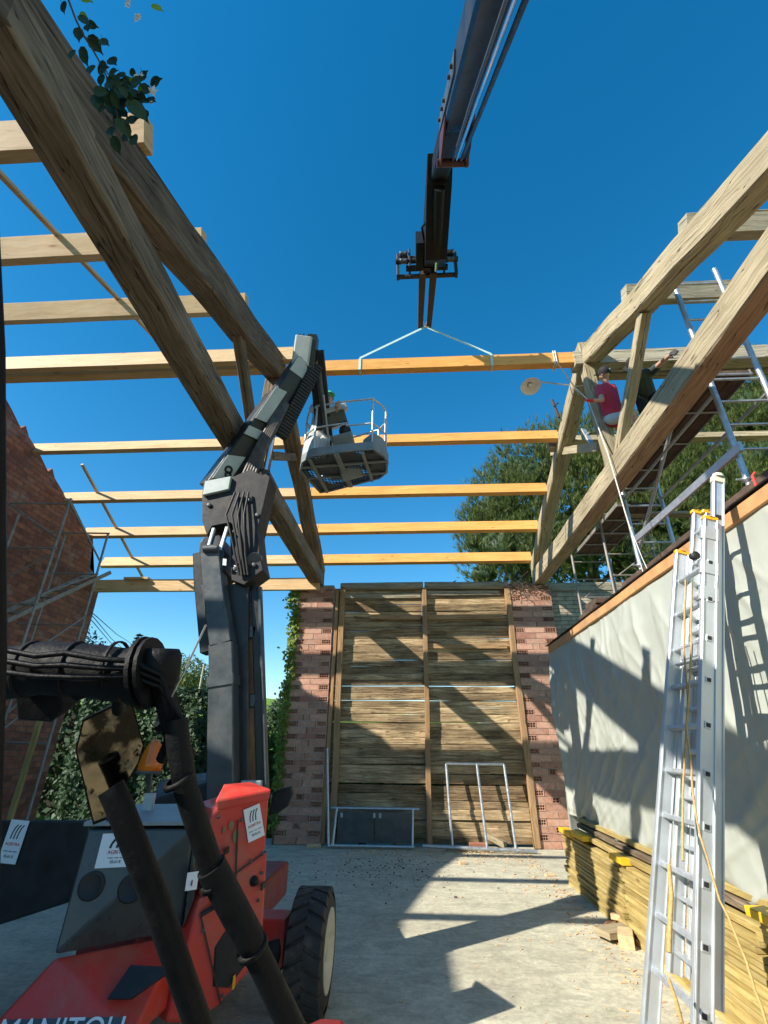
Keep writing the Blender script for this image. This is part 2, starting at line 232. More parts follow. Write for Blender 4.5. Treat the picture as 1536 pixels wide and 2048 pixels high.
# ---------------------------------------------------------------- mesh builder
TID=[0]
class MB:
    def __init__(s): s.v=[]; s.f=[]; s.uv=[]; s.sm=[]; s.mi=[]; s.m=0
    def face(s,ps,uvs=None,smooth=False):
        i=len(s.v); s.v+= [Vector(p) for p in ps]; s.f.append(tuple(range(i,i+len(ps))))
        s.uv.append(uvs or [(p[0]+p[1],p[2]) for p in ps]); s.sm.append(smooth); s.mi.append(s.m)
    def idx(s,vs,fs,uvs,smooth=False):
        i=len(s.v); s.v+=[Vector(p) for p in vs]
        for f,u in zip(fs,uvs): s.f.append(tuple(i+k for k in f)); s.uv.append(u); s.sm.append(smooth); s.mi.append(s.m)
    def beam(s,p0,p1,w,h,up=(0,0,1),seg=1,jit=0,ch=.008,taper=1,bend=None):
        # w across, h along up. centre line p0-p1
        p0=Vector(p0); p1=Vector(p1); d=(p1-p0); ln=d.length; d.normalize(); u=Vector(up); u=(u-d*u.dot(d)).normalized(); sd=d.cross(u)
        TID[0]+=1; off=10*TID[0]+1.3; ch=min(ch,w*.3,h*.3); a,b=w/2,h/2
        prof=[(a,b-ch),(a-ch,b),(-a+ch,b),(-a,b-ch),(-a,-b+ch),(-a+ch,-b),(a-ch,-b),(a,-b+ch)] if ch>0 else [(a,b),(-a,b),(-a,-b),(a,-b)]
        n=len(prof); per=[0]
        for k in range(n): q=prof[k]; r=prof[(k+1)%n]; per.append(per[-1]+math.hypot(q[0]-r[0],q[1]-r[1]))
        vs=[];fs=[];uv=[]; sx=TID[0]*3.7
        for j in range(seg+1):
            t=j/seg; c=p0+d*(ln*t); k=1+(taper-1)*t
            if bend: c=c+Vector(bend)*math.sin(math.pi*t)
            if jit:
                c=c+sd*(noise.noise(Vector((t*ln*.8,sx,0)))*jit)+u*(noise.noise(Vector((t*ln*.8,sx,9)))*jit)
            for m,(x,y) in enumerate(prof):
                e=1+(noise.noise(Vector((t*ln*1.6,sx,m*.7)))*jit*1.6 if jit else 0)
                vs.append(c+sd*(x*k*e)+u*(y*k*e))
        for j in range(seg):
            u0,u1=ln*j/seg,ln*(j+1)/seg
            for m in range(n):
                a0=j*n+m; b0=j*n+(m+1)%n; fs.append((a0,b0,b0+n,a0+n)); uv.append([(u0,off+per[m]),(u0,off+per[m+1]),(u1,off+per[m+1]),(u1,off+per[m])])
        fs.append(tuple(range(n-1,-1,-1))); uv.append([(prof[m][0]*.3,off+prof[m][1]) for m in range(n-1,-1,-1)])
        fs.append(tuple(range(seg*n,seg*n+n))); uv.append([(prof[m][0]*.3,off+prof[m][1]) for m in range(n)])
        s.idx(vs,fs,uv)
    def box(s,c0,c1,ch=0.0):
        c0=Vector(c0);c1=Vector(c1); d=c1-c0; c=(c0+c1)/2; ax=max(range(3),key=lambda i:abs(d[i]))
        e=Vector((0,0,0)); e[ax]=d[ax]/2; up=Vector((0,0,1)) if ax!=2 else Vector((0,1,0))
        if ax==0: w,h=abs(d.y),abs(d.z)
        elif ax==1: w,h=abs(d.x),abs(d.z)
        else: w,h=abs(d.x),abs(d.y)
        s.beam(c-e,c+e,w,h,up,ch=ch)
    def tube(s,pts,r,n=8,cap=True,rend=None):
        pts=[Vector(p) for p in pts]; vs=[];fs=[];uv=[]; L0=0; u=None; TID[0]+=1; off=10*TID[0]
        for j,p in enumerate(pts):
            d=(pts[min(j+1,len(pts)-1)]-pts[max(j-1,0)]).normalized()
            if u is None: u=d.orthogonal().normalized()
            u=(u-d*u.dot(d)).normalized(); v=d.cross(u); rr=r if rend is None else r+(rend-r)*j/(len(pts)-1)
            if j: L0+=(p-pts[j-1]).length
            for k in range(n): a=2*math.pi*k/n; vs.append(p+(u*math.cos(a)+v*math.sin(a))*rr)
            if j:
                for k in range(n):
                    a0=(j-1)*n+k;b0=(j-1)*n+(k+1)%n; fs.append((a0,b0,b0+n,a0+n)); q=k/n*r*6.3
                    uv.append([(L0,off+q)]*4)
        s.idx(vs,fs,uv,True)
        if cap:
            s.face([vs[k] for k in range(n-1,-1,-1)]); s.face([vs[-n+k] for k in range(n)])
    def lathe(s,c,ax,prof,n=24,smooth=True):
        c=Vector(c);ax=Vector(ax).normalized();u=ax.orthogonal().normalized();v=ax.cross(u); vs=[];fs=[];uv=[]
        for (h,r) in prof:
            for k in range(n): a=2*math.pi*k/n; vs.append(c+ax*h+(u*math.cos(a)+v*math.sin(a))*r)
        for j in range(len(prof)-1):
            for k in range(n):
                a0=j*n+k;b0=j*n+(k+1)%n; fs.append((a0,b0,b0+n,a0+n)); uv.append([(j,k/n)]*4)
        s.idx(vs,fs,uv,smooth)
    def boxf(s,a,b): s.hull([(x,y,z) for x in (a[0],b[0]) for y in (a[1],b[1]) for z in (a[2],b[2])])
    def prism(s,pts,ex):
        # polygon extruded by vector ex
        pts=[Vector(p) for p in pts]; ex=Vector(ex); n=len(pts); nn=sum(((pts[k]-pts[0]).cross(pts[(k+1)%n]-pts[0]) for k in range(1,n)),Vector())
        if nn.dot(ex)>0: pts=pts[::-1]
        s.face(pts); s.face([p+ex for p in pts][::-1])
        for k in range(n): a,b=pts[k],pts[(k+1)%n]; s.face([b,a,a+ex,b+ex])
    def hull(s,pts):
        bm=bmesh.new()
        for p in pts: bm.verts.new(p)
        bmesh.ops.convex_hull(bm,input=bm.verts); bmesh.ops.dissolve_limit(bm,angle_limit=.02,verts=bm.verts,edges=bm.edges)
        for f in bm.faces: s.face([v.co.copy() for v in f.verts])
        bm.free()
    def leaf(s,c,sz,nrm=None,asp=.6):
        n=Vector(nrm) if nrm is not None else Vector((random.gauss(0,1),random.gauss(0,1),random.gauss(0,1)))
        n.normalize(); u=n.orthogonal().normalized(); a=random.uniform(0,6.28); v=n.cross(u); d=u*math.cos(a)+v*math.sin(a); e=n.cross(d)
        q=random.random()*50; c=Vector(c)
        s.face([c-d*sz*.5,c+e*sz*asp*.5,c+d*sz*.5,c-e*sz*asp*.5],[(q,q)]*4)
    def build(s,name,mat,parent=None,bevel=0,origin=None,label=None):
        me=bpy.data.meshes.new(name); org=Vector(origin) if origin is not None else (parent['_o'] if parent else Vector((0,0,0)))
        org=Vector(org); me.from_pydata([tuple(p-org) for p in s.v],[],s.f)
        uvl=me.uv_layers.new(name='UVMap'); flat=[c for f in s.uv for p in f for c in (p[0],p[1])]; uvl.data.foreach_set('uv',flat)
        me.polygons.foreach_set('use_smooth',s.sm)
        for m in (mat if isinstance(mat,(list,tuple)) else [mat]): me.materials.append(m)
        if isinstance(mat,(list,tuple)): me.polygons.foreach_set('material_index',s.mi)
        me.update()
        o=bpy.data.objects.new(name,me); COL.objects.link(o)
        if parent: o.parent=parent
        if origin is not None and not parent: o.location=org
        o['_o']=tuple(org)
        if bevel:
            bm=bmesh.new(); bm.from_mesh(me); bmesh.ops.remove_doubles(bm,verts=bm.verts,dist=1e-5); bm.to_mesh(me); bm.free()
            md=o.modifiers.new('bevel','BEVEL'); md.width=bevel; md.segments=2; md.limit_method='ANGLE'; md.angle_limit=R(35)
        if label: o['label']=label
        return o
def thing(name,loc,label,cat,group=None):
    o=bpy.data.objects.new(name,None); COL.objects.link(o); o.location=loc; o['_o']=tuple(loc); o.empty_display_size=.2
    return tag(o,label,cat,group)
def tag(o,label,cat,group=None,kind=None):
    o['label']=label; o['category']=cat
    if group: o['group']=group
    if kind: o['kind']=kind
    return o
def struct(o): o['kind']='structure'; return o
def text(name,s,size,pos,xdir,ydir,mat,parent,al='CENTER'):
    c=bpy.data.curves.new(name,'FONT'); c.body=s; c.size=size; c.extrude=.001; c.align_x=al; c.align_y='CENTER'
    t=bpy.data.objects.new(name+'_t',c); COL.objects.link(t); bpy.context.view_layer.update()
    me=bpy.data.meshes.new_from_object(t.evaluated_get(bpy.context.evaluated_depsgraph_get())); bpy.data.objects.remove(t)
    x=Vector(xdir).normalized(); y=Vector(ydir); y=(y-x*y.dot(x)).normalized(); z=x.cross(y); m=Matrix((x,y,z)).transposed().to_4x4(); m.translation=Vector(pos)-Vector(parent['_o'])
    me.transform(m); me.materials.clear(); me.materials.append(mat); me.name=name
    o=bpy.data.objects.new(name,me); COL.objects.link(o); o.parent=parent; o['_o']=parent['_o']; return o
# ================================================================ SETTING
SUNN=-L
m=MB(); NR,NA=46,96; rad=[0]+[1.5*1.165**k for k in range(NR)]
def gh(x,y):
    r=math.hypot(x,y); 
    if r<34: return -.12
    a=math.atan2(x,y)
    h=0
    h+= 19*math.exp(-((a+.52)/.42)**2)*min(1,max(0,(r-60)/190))
    h+= 11*math.exp(-((a+.1)/.4)**2)*min(1,max(0,(r-70)/200))+6*min(1,max(0,(r-80)/260))*(.6+.4*math.sin(a*3))
    h+= noise.noise(Vector((x*.012,y*.012,0)))*3*min(1,(r-34)/90)
    return -.12+h
vs=[];fs=[];uv=[]
for r in rad:
    for k in range(NA):
        a=2*math.pi*k/NA; x,y=r*math.sin(a),6+r*math.cos(a); vs.append((x,y,gh(x,y)))
for j in range(NR):
    for k in range(NA): a=j*NA+k;b=j*NA+(k+1)%NA; fs.append((a,a+NA,b+NA,b)); uv.append([(0,0)]*4)
m.idx(vs,fs,uv,True); struct(m.build('terrain',GRASS))
m=MB(); m.box((-9.4,-2.6,-.2),(9.6,13.6,0),ch=0); struct(m.build('concrete_floor',CONC))
m=MB(); m.box((-16,-32,-.2),(16,-2.61,-.05),ch=0); struct(m.build('yard',YARD))

# roof geometry ---------------------------------------------------
YA,ZA,SL=7.3,9.1,.42
def ztop(y): return ZA-SL*abs(y-YA)
def roofhit(x,y,far=True,dz=0):
    s=-SL if far else SL; n=Vector((0,-s,1)); p0=Vector((0,YA,ZA+dz)); d=ray(x,y); return EYE+d*((p0-EYE).dot(n)/d.dot(n))
XL,XR=-2.62,3.56   # truss centre planes
def truss(X,wd,mat,label,bow,th=.36,hr=.40,dn=.06):
    t=thing('roof_truss',(X,7,6.0),label,'truss','old timber roof trusses')
    b=MB(); b.beam((X,-2.8,6.23),(X,13.0,6.23),wd,th,seg=44,jit=.02,ch=.02,bend=(0,0,-.03)); b.build('tie_beam',mat,t)
    def raf(y0,z0,y1,z1,name,h,bend,seg=22):
        b=MB(); b.beam((X+.004,y0,z0),(X+.004,y1,z1),wd*.97,h,up=(0,0,1),seg=seg,jit=.035,ch=.02,bend=bend); b.build(name,mat,t)
    dz=hr/2*math.sqrt(1+SL*SL)
    raf(-1.0,ztop(-1.0)-dz+dn,YA-.12,ztop(YA-.12)-dz,'rafter',hr,(0,0,-.05))
    raf(YA+.15,ztop(YA+.15)-dz*.8,13.05,ztop(13.05)-dz*.85,'rafter',.30,(0,0,bow))
    kw=wd*(.86 if X<0 else .6); kx=X-wd/2+kw/2+.004; b=MB(); b.beam((kx,YA-.10,6.38),(kx,YA+.05,9.2),kw,.24,up=(0,1,0),seg=12,jit=.02,ch=.015); b.build('king_post',mat,t)
    b=MB(); b.beam((X,YA-.28,6.42),(X,YA-2.0,ztop(YA-2.0)-.43),.15,.16,up=(0,1,0),seg=6,jit=.015); b.build('strut',mat,t)
    a=pX(1200,893,X) if X>0 else pX(541,912,X); e=pX(1106,905,X) if X>0 else pX(597,914,X)
    b=MB(); b.beam(a,e,.13,.17,seg=5,jit=.01); b.build('strut',mat,t)
    return t
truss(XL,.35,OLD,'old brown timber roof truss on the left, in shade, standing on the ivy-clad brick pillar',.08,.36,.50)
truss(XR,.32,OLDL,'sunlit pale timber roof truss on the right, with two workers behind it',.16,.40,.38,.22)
# purlins ----------------------------------------------------------
nf=Vector((0,SL,1)).normalized(); nn=Vector((0,-SL,1)).normalized()
def purlin(x0,x1,P,far,mat,label,group,h=.27,w_=.13,z=None,cat='purlin',seg=10,name='roof_purlin',tilt=True):
    n=(nf if far else nn) if tilt else Vector((0,0,1)); s=Vector((0,1,0)); s=(s-n*n.y).normalized()
    c=Vector((0,P.y,P.z))+n*(h/2)+s*(w_/2)
    b=MB(); a=Vector((x0,c.y,c.z)); e=Vector((x1,c.y,c.z)); b.beam(a,e,w_,h,up=n,seg=seg,jit=.006,ch=.004)
    o=b.build(name,mat,origin=(a+e)/2); tag(o,label,cat,group); return o
GL='new purlins of the left bay'; GC='new purlins of the middle bay'; GR='weathered purlins of the right bay'
rows=[(800,1178,'first','just over the top of the timber wall'),(800,1124,'second','one up from the lowest'),(800,1062,'third','two up from the lowest'),(800,988,'fourth','just below the lift basket'),(800,884,'fifth','behind the lift basket')]
for k,(x,y,o1,o2) in enumerate(rows):
    P=roofhit(x,y)
    if k==0: P=Vector((0,12.62,pY(500,1180,12.62).z))
    purlin(-9.15,-2.5,P,True,NEW,f'pale purlin of the left bay, {o1} one up from the eave, ending in the gable',GL,h=.34,w_=.12,tilt=k>0)
    if k: purlin(-2.49,XR-.1,P,True,NEWO,f'new orange purlin of the middle bay, {o2}',GC,h=.34,w_=.12)
for (x,y,o1) in [(440,624,'nearest below the ridge'),(350,502,'middle one'),(30,300,'closest to the camera')]:
    P=roofhit(x,y,False); purlin(-9.15,-2.40 if y==300 else -2.58,P,False,NEW,f'sawn near-slope purlin of the left bay, {o1}',GL,h=.30,w_=.16)
b_=MB(); P=pY(300,728,7.05)
purlin(-9.15,-2.25,P,True,NEW,'wide new ridge beam of the left bay, above a thinner one',GL,h=.33,w_=.14,tilt=False)
P=pY(300,744,7.3); purlin(-9.15,-2.45,P,True,NEW,'thin new beam tucked under the ridge beam of the left bay',GL,h=.12,w_=.20,tilt=False)
PR=pY(900,733,7.25)
RB=purlin(-2.3,XR-.1,PR,True,NEWO,'new orange ridge beam hanging in two pale green straps',None,h=.27,w_=.16,tilt=False,cat='beam',name='ridge_beam')
for (x,y,far,zz,lab) in [(1500,462,False,0,'uppermost at the right edge of the photo'),(1380,596,False,0,'behind the scaffold frame top')]:
    P=roofhit(x,y,far); purlin(XR-.06,9.2,P,far,GREYW,f'weathered grey purlin of the right bay, {lab}',GR,h=.27,w_=.2)
P=pY(1300,722,7.2); purlin(XR-.3,9.3,P,True,GREYW,'round weathered ridge log of the right bay',GR,h=.32,w_=.28,tilt=False)
P=pY(1300,745,7.55); purlin(XR-.15,9.3,P,True,OLDL,'pale flat timber right under the weathered ridge log',GR,h=.13,w_=.2,tilt=False)
P=roofhit(1480,872); purlin(XR+.1,9.3,P,True,OLDL,'old squared purlin of the right bay just above the long loft planks',GR,h=.2,w_=.15)
P=roofhit(1150,893); purlin(XR-.3,XR+.9,P,True,OLDL,'short grey purlin end behind the king post',GR,h=.22,w_=.15)
# battens over the left bay
def batten(x1,y1,x2,y2,far,label):
    dz=.30
    a=roofhit(x1,y1,far,dz); e=roofhit(x2,y2,far,dz)
    b=MB(); n=nf if far else nn; b.beam(a+n*.03,e+n*.03,.065,.05,up=n,seg=6,jit=.004,ch=.003)
    o=b.build('roof_batten',NEW,origin=(a+e)/2); tag(o,label,'batten','battens across the left bay purlins')
batten(163,930,288,1162,True,'short thin batten with a free upper end across the far slope purlins')
batten(-60,290,330,700,False,'long thin batten lying down the near slope, crossing behind the left truss')
for a,b2 in (((205,1158),'left'),):
    P=pY(275,1158,12.6); m=MB(); m.box((P.x-.35,12.5,P.z-.03),(P.x+.35,12.7,P.z+.03)); tag(m.build('wood_offcut',NEW,origin=P),'short flat offcut lying on the lowest purlin of the left bay','offcut')

# gable wall ------------------------------------------------------
prof=[(12.95,-.1),(13.0,5.2),(12.98,6.0),(12.6,6.35),(12.35,6.45)]
for y in (12.0,11,10,8.85): prof+= [(y+.12,ztop(y)+.12),(y-.06,ztop(y)+.30),(y-.16,ztop(y)+.16),(y-.5,ztop(y-.5)+.16)]
prof+=[(7.5,9.25),(7.1,9.2),(6.2,8.85),(5.2,8.4),(4.3,8.05),(3.2,7.75),(2.0,7.55),(.6,7.5),(.6,-.1)]
g=thing('brick_gable',(-9.15,7,0),'red brick gable wall at the left with a ragged raked top','wall')
m=MB(); pts=[(-9.0,y,z) for y,z in prof]
bm=bmesh.new(); vs=[bm.verts.new((-9.0,y,z)) for y,z in prof]; f=bm.faces.new(vs); r=bmesh.ops.triangulate(bm,faces=[f]); 
for f in bm.faces:
    c=[v.co.copy() for v in f.verts]; nrm=(c[1]-c[0]).cross(c[2]-c[0]); 
    if nrm.x<0: c=c[::-1]
    m.face(c); m.face([p+Vector((-.35,0,0)) for p in c][::-1])
for k in range(len(prof)):
    a=Vector(pts[k]); e=Vector(pts[(k+1)%len(pts)]); m.face([a,a+Vector((-.35,0,0)),e+Vector((-.35,0,0)),e])
m.build('wall',BRICKW,g)
# unseen house block, added to throw shade over the left of the floor
h=thing('added_shade_house',(-12,-5,0),'unseen brick block added left of the barn to shade the floor','house')
m=MB(); m.boxf((-15,-12,-.1),(-9.0,.58,7.86)); m.build('wall',BRICKW,h)
m=MB(); m.prism([(-15.4,-12.3,7.87),(-15.4,.75,7.87),(-12,.75,8.9),(-12,-12.3,8.9)],(0,0,.15)); m.prism([(-9.02,-12.3,7.87),(-9.02,.6,7.87),(-12,.6,8.9),(-12,-12.3,8.9)],(0,0,.15)); m.build('roof',TILE,h)
# old front pillars that carry the near truss ends
for X,lb in ((XL,'left'),(XR+.6,'right')):
    m=MB(); m.boxf((X-.4,-2.9,-.1),(X+.4,-2.1,5.98)); 
    if X<0: tag(m.build('brick_pillar',BRICKW,origin=(X,-2.5,0)),f'plain brick pillar carrying the near end of the {lb} truss','pillar')

# brick pillars with perforated bricks ----------------------------
def pillar(x0,x1,yf,dep,zt,label,wide=.0,name='brick_pillar',skiptop=0):
    t=thing(name,((x0+x1)/2,yf+dep/2,0),label,'pillar')
    core=MB(); core.boxf((x0+.02,yf+.075,0),(x1-.02,yf+dep-.02,zt-.01))
    for kk in range(1,int(zt/.1425)): core.box((x0-wide*max(0,1-kk*.1425/1.6)+.008,yf+.009,kk*.1425-.0058),(x1-.008,yf+.1,kk*.1425+.0078),ch=0)
    core.build('mortar_core',MORT,t)
    b=MB(); ch=.1425; nc=int(zt/ch); rnd=random.Random(int(x0*100))
    def brick(xa,xb,za,zb,holes):
        TID[0]+=1; off=10*TID[0]+1; dy=rnd.uniform(-.006,.006); y=yf+dy; yb=yf+.12
        xa+=rnd.uniform(-.004,.004); xb+=rnd.uniform(-.004,.004)
        U=lambda p:(p[0],off+p[2]%5)
        def F(ps): b.face(ps,[(p[0]+p[1],off+p[2]%6) for p in ps])
        if not holes: F([(xa,y,za),(xb,y,za),(xb,y,zb),(xa,y,zb)])
        else:
            nx=holes; nz=2; mx=.018; sx=(xb-xa-mx*2)/nx; sz=(zb-za-.026)/nz; g=.008; d=.07
            xs=[xa];zs=[za]
            for i in range(nx): xs+= [xa+mx+i*sx+g*.45, xa+mx+(i+1)*sx-g*.45]
            xs.append(xb)
            for i in range(nz): zs+=[za+.013+i*sz+g*.7, za+.013+(i+1)*sz-g*.4]
            zs.append(zb)
            for i in range(len(xs)-1):
                for j in range(len(zs)-1):
                    A,B_,C_,D=(xs[i],zs[j]),(xs[i+1],zs[j]),(xs[i+1],zs[j+1]),(xs[i],zs[j+1])
                    P=[(q[0],y,q[1]) for q in (A,B_,C_,D)]
                    if i%2==1 and j%2==1:
                        Q=[(p[0],y+d,p[2]) for p in P]; F(Q)
                        for k in range(4): F([P[k],P[(k+1)%4],Q[(k+1)%4],Q[k]])
                    else: F(P)
        F([(xa,y,zb),(xb,y,zb),(xb,yb,zb),(xa,yb,zb)]); F([(xa,yb,za),(xb,yb,za),(xb,y,za),(xa,y,za)])
        F([(xa,yb,za),(xa,y,za),(xa,y,zb),(xa,yb,zb)]); F([(xb,y,za),(xb,yb,za),(xb,yb,zb),(xb,y,zb)])
    def side(x,sgn,za,zb,odd):
        ys=[yf+.125,yf+.125+(dep-.125)*(.35 if odd else .65),yf+dep]
        for a,e in zip(ys,ys[1:]):
            xx=x+rnd.uniform(-.004,.004); b.box((min(xx,xx-sgn*.1),a+.006,za),(max(xx,xx-sgn*.1),e-.006,zb))
    for k in range(nc):
        za=k*ch+.008; zb=(k+1)*ch-.006; e=wide*max(0,1-k*ch/1.6); xa,xb=x0-e,x1; W=xb-xa
        if k%2: brick(xa,xa+W*.26,za,zb,5 if k<8 else 4); brick(xa+W*.26+.01,xa+W*.72,za,zb,0); brick(xa+W*.72+.01,xb,za,zb,4)
        else:
            if k%4==0: brick(xa,xa+W*.5,za,zb,0); brick(xa+W*.5+.01,xb,za,zb,0)
            else: brick(xa,xa+W*.4,za,zb,0); brick(xa+W*.4+.01,xa+W*.56,za,zb,2 if k<14 else 0); brick(xa+W*.56+.01,xb,za,zb,0)
        side(xb,1,za,zb,k%2); side(xa,-1,za,zb,k%2)
    b.build('brickwork',BRK,t); return t
YW=12.85
PL=pillar(-3.12,-2.12,YW,.7,6.08,'tall pillar of perforated red brick with ivy on its left edge',wide=.12)
PRR=pillar(2.70,3.80,YW,.7,6.08,'tall pillar of perforated pink brick partly hidden by the pale tarp',wide=.04)

# timber wall -----------------------------------------------------
t=thing('timber_wall',(.3,YW+.2,0),'far wall of rough horizontal brown boards between the two brick pillars','wall')
b=MB(); z=.04; k=0; rr=random.Random(3)
while z<5.9:
    hh=rr.uniform(.13,.205); gap=rr.choice([-.004,-.004,-.004,-.003,-.004,.008]); 
    if abs(z-1.0)<.1: gap=.035
    X0,X1=-2.10,2.72
    xm=.33+rr.uniform(-.03,.03); y=YW+.17+rr.uniform(-.02,.02)
    b.beam((X0,y,z+hh/2),(xm,y+rr.uniform(-.01,.01),z+hh/2+rr.uniform(-.012,.012)),.045,hh,up=(0,0,1),seg=8,jit=.012,ch=.024)
    b.beam((xm+.008,y+.004,z+hh/2),(X1,y+rr.uniform(-.01,.01),z+hh/2+rr.uniform(-.012,.012)),.045,hh,up=(0,0,1),seg=8,jit=.012,ch=.024)
    z+=hh+gap
b.build('boards',BOARD,t)
for (xt,yt,xb,yb,wd) in [(686,1170,664,1688,.14),(848,1165,865,1690,.12),(1013,1170,1076,1700,.14)]:
    a=pY(xt,yt,YW); e=pY(xb,yb,YW); b=MB(); b.beam((a.x,YW+.05,5.95),(e.x+(0 if xt!=848 else -.06),YW+.02,.02),wd,.14,up=(0,1,0),seg=14,jit=.02); b.build('post',POST,t)
b=MB(); a=pY(668,1190,YW+.0); b.beam((-2.02,YW+.12,5.9),(-2.08,YW+.1,.02),.1,.16,up=(0,1,0),seg=8,jit=.01); b.build('post',POST,t)
b=MB(); b.beam((-1.95,YW+.12,6.03),(.36,YW+.1,6.04),.2,.2,seg=10,jit=.02,ch=.05); b.build('top_rail',GREYW,t)
b=MB(); b.beam((.40,YW+.12,6.04),(2.66,YW+.1,6.02),.2,.2,seg=10,jit=.02,ch=.05); b.build('top_rail',GREYW,t)
for (x0,x1,y0) in [(-1.85,.28,1189),(.44,2.45,1184),(-1.1,.28,1232),(.44,2.45,1232),(.44,2.5,1291)]:
    z0=pY(900,y0,YW).z; b=MB(); b.beam((x0,YW+.10,z0),(x1,YW+.10,z0),.05,.13,seg=6,jit=.012); b.build('ledger_board',GREYW if y0<1200 else POST,t)
# wall east of the right pillar
t=thing('stone_wall',(6,YW+.4,0),'pale dry-stone wall with a squared timber on top, right of the far wall','wall')
m=MB(); m.boxf((3.82,YW+.15,0),(9.3,YW+.55,5.85)); m.build('wall',STONE,t)
m=MB(); m.beam((3.83,YW+.3,5.99),(9.3,YW+.3,5.99),.3,.24,seg=14,jit=.02,ch=.02); m.build('top_timber',GREYW,t)

# mezzanine -------------------------------------------------------
t=thing('hayloft',(6,4,0),'raised loft on the right with a long orange edge board','loft')
YE=9.75
m=MB(); m.box((2.76,-2.5,3.60),(9.2,YE,3.80)); m.build('slab',TILE,t)
m=MB(); m.beam((2.705,-2.5,3.735),(2.705,YE+.02,3.735),.05,.12,seg=24,jit=.01); m.build('edge_board',EDGEB,t)
m=MB(); m.boxf((2.86,-2.5,0),(3.05,YE-.1,3.59)); m.build('wall',STONE,t)
m=MB(); m.box((2.665,-2.5,3.812),(2.80,YE+.15,3.822)); m.build('edge_flashing',BLK,t)
# tarp
t=thing('tarp',(2.7,7,3.6),'large pale green-grey plastic tarp hung over the loft wall','tarp')
NY,NZ=420,130; vs=[];fs=[];uv=[]
y0,y1=-2.2,YE+.12
for i in range(NY+1):
    Y=y0+(y1-y0)*i/NY
    bot=.84+.07*math.sin(Y*1.3)+.05*noise.noise(Vector((Y*2.5,4,0)))+.10*max(0,(Y-8.3))+.03*math.sin(Y*5)
    top=3.70+.012*math.sin(Y*2.1)+.02*noise.noise(Vector((Y*3,0,2)))
    for j in range(NZ+1):
        s=j/NZ; Z=top+(bot-top)*s
        rg=lambda u,k,sd: (1-abs(noise.noise(Vector((u*k,sd,Z*.25+Y*.1))))*2)**3
        f=0
        f+=.05*noise.noise(Vector((Y*1.1,Z*1.1,5)))+.05*noise.noise(Vector((Y*.5,Z*.5,8)))
        f+=.035*rg(Y-Z*.15,3.4,1.5)*math.exp(-s*1.6)
        f+=.04*rg(Y*.75+Z,2.0,4.5)*s+.025*rg(Y*.5+Z,4.1,7.5)*s*s
        f+=.025*rg(Y-Z*.8,2.6,11.5)*(1-s)*.8
        f+=.006*noise.noise(Vector((Y*7,Z*5,1)))
        fr=max(0,(Y-8.9)/1.1); f+=.05*math.sin(Y*16+Z*.8)*fr*s**.5
        f+=-.03*math.exp(-((s-.99)/.02)**2)
        vs.append((2.72-max(-.03,f*min(1,s*6+.15))-.03*math.sin(s*3.1),Y,Z))
for i in range(NY):
    for j in range(NZ): a=i*(NZ+1)+j; fs.append((a,a+1,a+NZ+2,a+NZ+1)); uv.append([(0,0)]*4)
m=MB(); m.idx(vs,fs,uv,True); o=m.build('sheet',TARP,t); md=o.modifiers.new('thick','SOLIDIFY'); md.thickness=.004
# tarp end flap with a hanging point
vs=[];fs=[];uv=[]; n1,n2=14,40
for i in range(n1+1):
    q=i/n1
    for j in range(n2+1):
        s=j/n2; top=3.66; bot=.75-.45*math.sin(q*math.pi)**1.2+q*.1
        Z=top+(bot-top)*s; vs.append((2.69-.10*math.sin(q*9+s*2)*(.3+s)*.5+.02+q*.25,YE+.10+q*.16+.06*math.sin(s*7+q*5)*s,Z))
for i in range(n1):
    for j in range(n2): a=i*(n2+1)+j; fs.append((a,a+1,a+n2+2,a+n2+1)); uv.append([(0,0)]*4)
m=MB(); m.idx(vs,fs,uv,True); o=m.build('corner_flap',TARP,t); md=o.modifiers.new('thick','SOLIDIFY'); md.thickness=.004
# formwork board stacks -------------------------------------------
rr=random.Random(11)
ORD=['lowest','second','third','fourth','fifth','sixth','seventh','eighth','ninth','tenth','eleventh','twelfth','thirteenth','fourteenth','fifteenth','sixteenth','seventeenth','eighteenth']
def stack(ya,yb,xf,zt,lab,nb,skew=0,mat=YEL):
    th=zt/nb
    for k in range(nb):
        x=xf+rr.uniform(-.02,.02)+skew*k; z=th*(k+.5); dy=rr.uniform(-.09,.09)
        b=MB(); b.beam((x+.13,ya+dy,z),(x+.13,yb+dy+rr.uniform(-.03,.03),z),.26,th-.004,seg=4,jit=.003,ch=.003)
        od=ORD[k] if k<nb-1 else 'topmost'
        o=b.build('formwork_board',mat,origin=(x+.13,(ya+yb)/2,z)); tag(o,f'{od} board '+('from the floor ' if k<nb-1 else '')+'in '+lab,'board','yellow formwork boards in '+lab.split(',')[0])
stack(7.35,9.80,2.50,.72,'the far yellow stack, under the far tarp end',17)
stack(4.7,7.30,2.50,.74,'the middle yellow stack, behind the ladder',17)
stack(1.9,4.65,2.52,.88,'the near yellow stack, at the right photo edge',18)
def pboard(y0,y1,z,x,col,lab):
    b=MB(); b.beam((x,y0,z),(x,y1,z),.16,.05,seg=2,jit=.0,ch=.004); tag(b.build('yellow_board',col,origin=(x,y0,z)),lab,'board')
for (ya,yb,zz,lab) in [(9.2,9.85,.755,'bright yellow panel end on top of the far stack, beside the brick pillar'),(8.55,9.12,.80,'bright yellow panel lying just right of the topmost one'),(7.1,7.5,.78,'bright yellow panel end lying over the gap between far and middle stacks'),(4.1,4.65,.92,'bright yellow panel on the near stack, right of the ladder')]:
    b=MB(); b.box((2.45,ya,zz-.03),(2.60,yb,zz+.035),ch=.006); tag(b.build('yellow_board',YELP,origin=(2.5,ya,zz)),lab,'board')
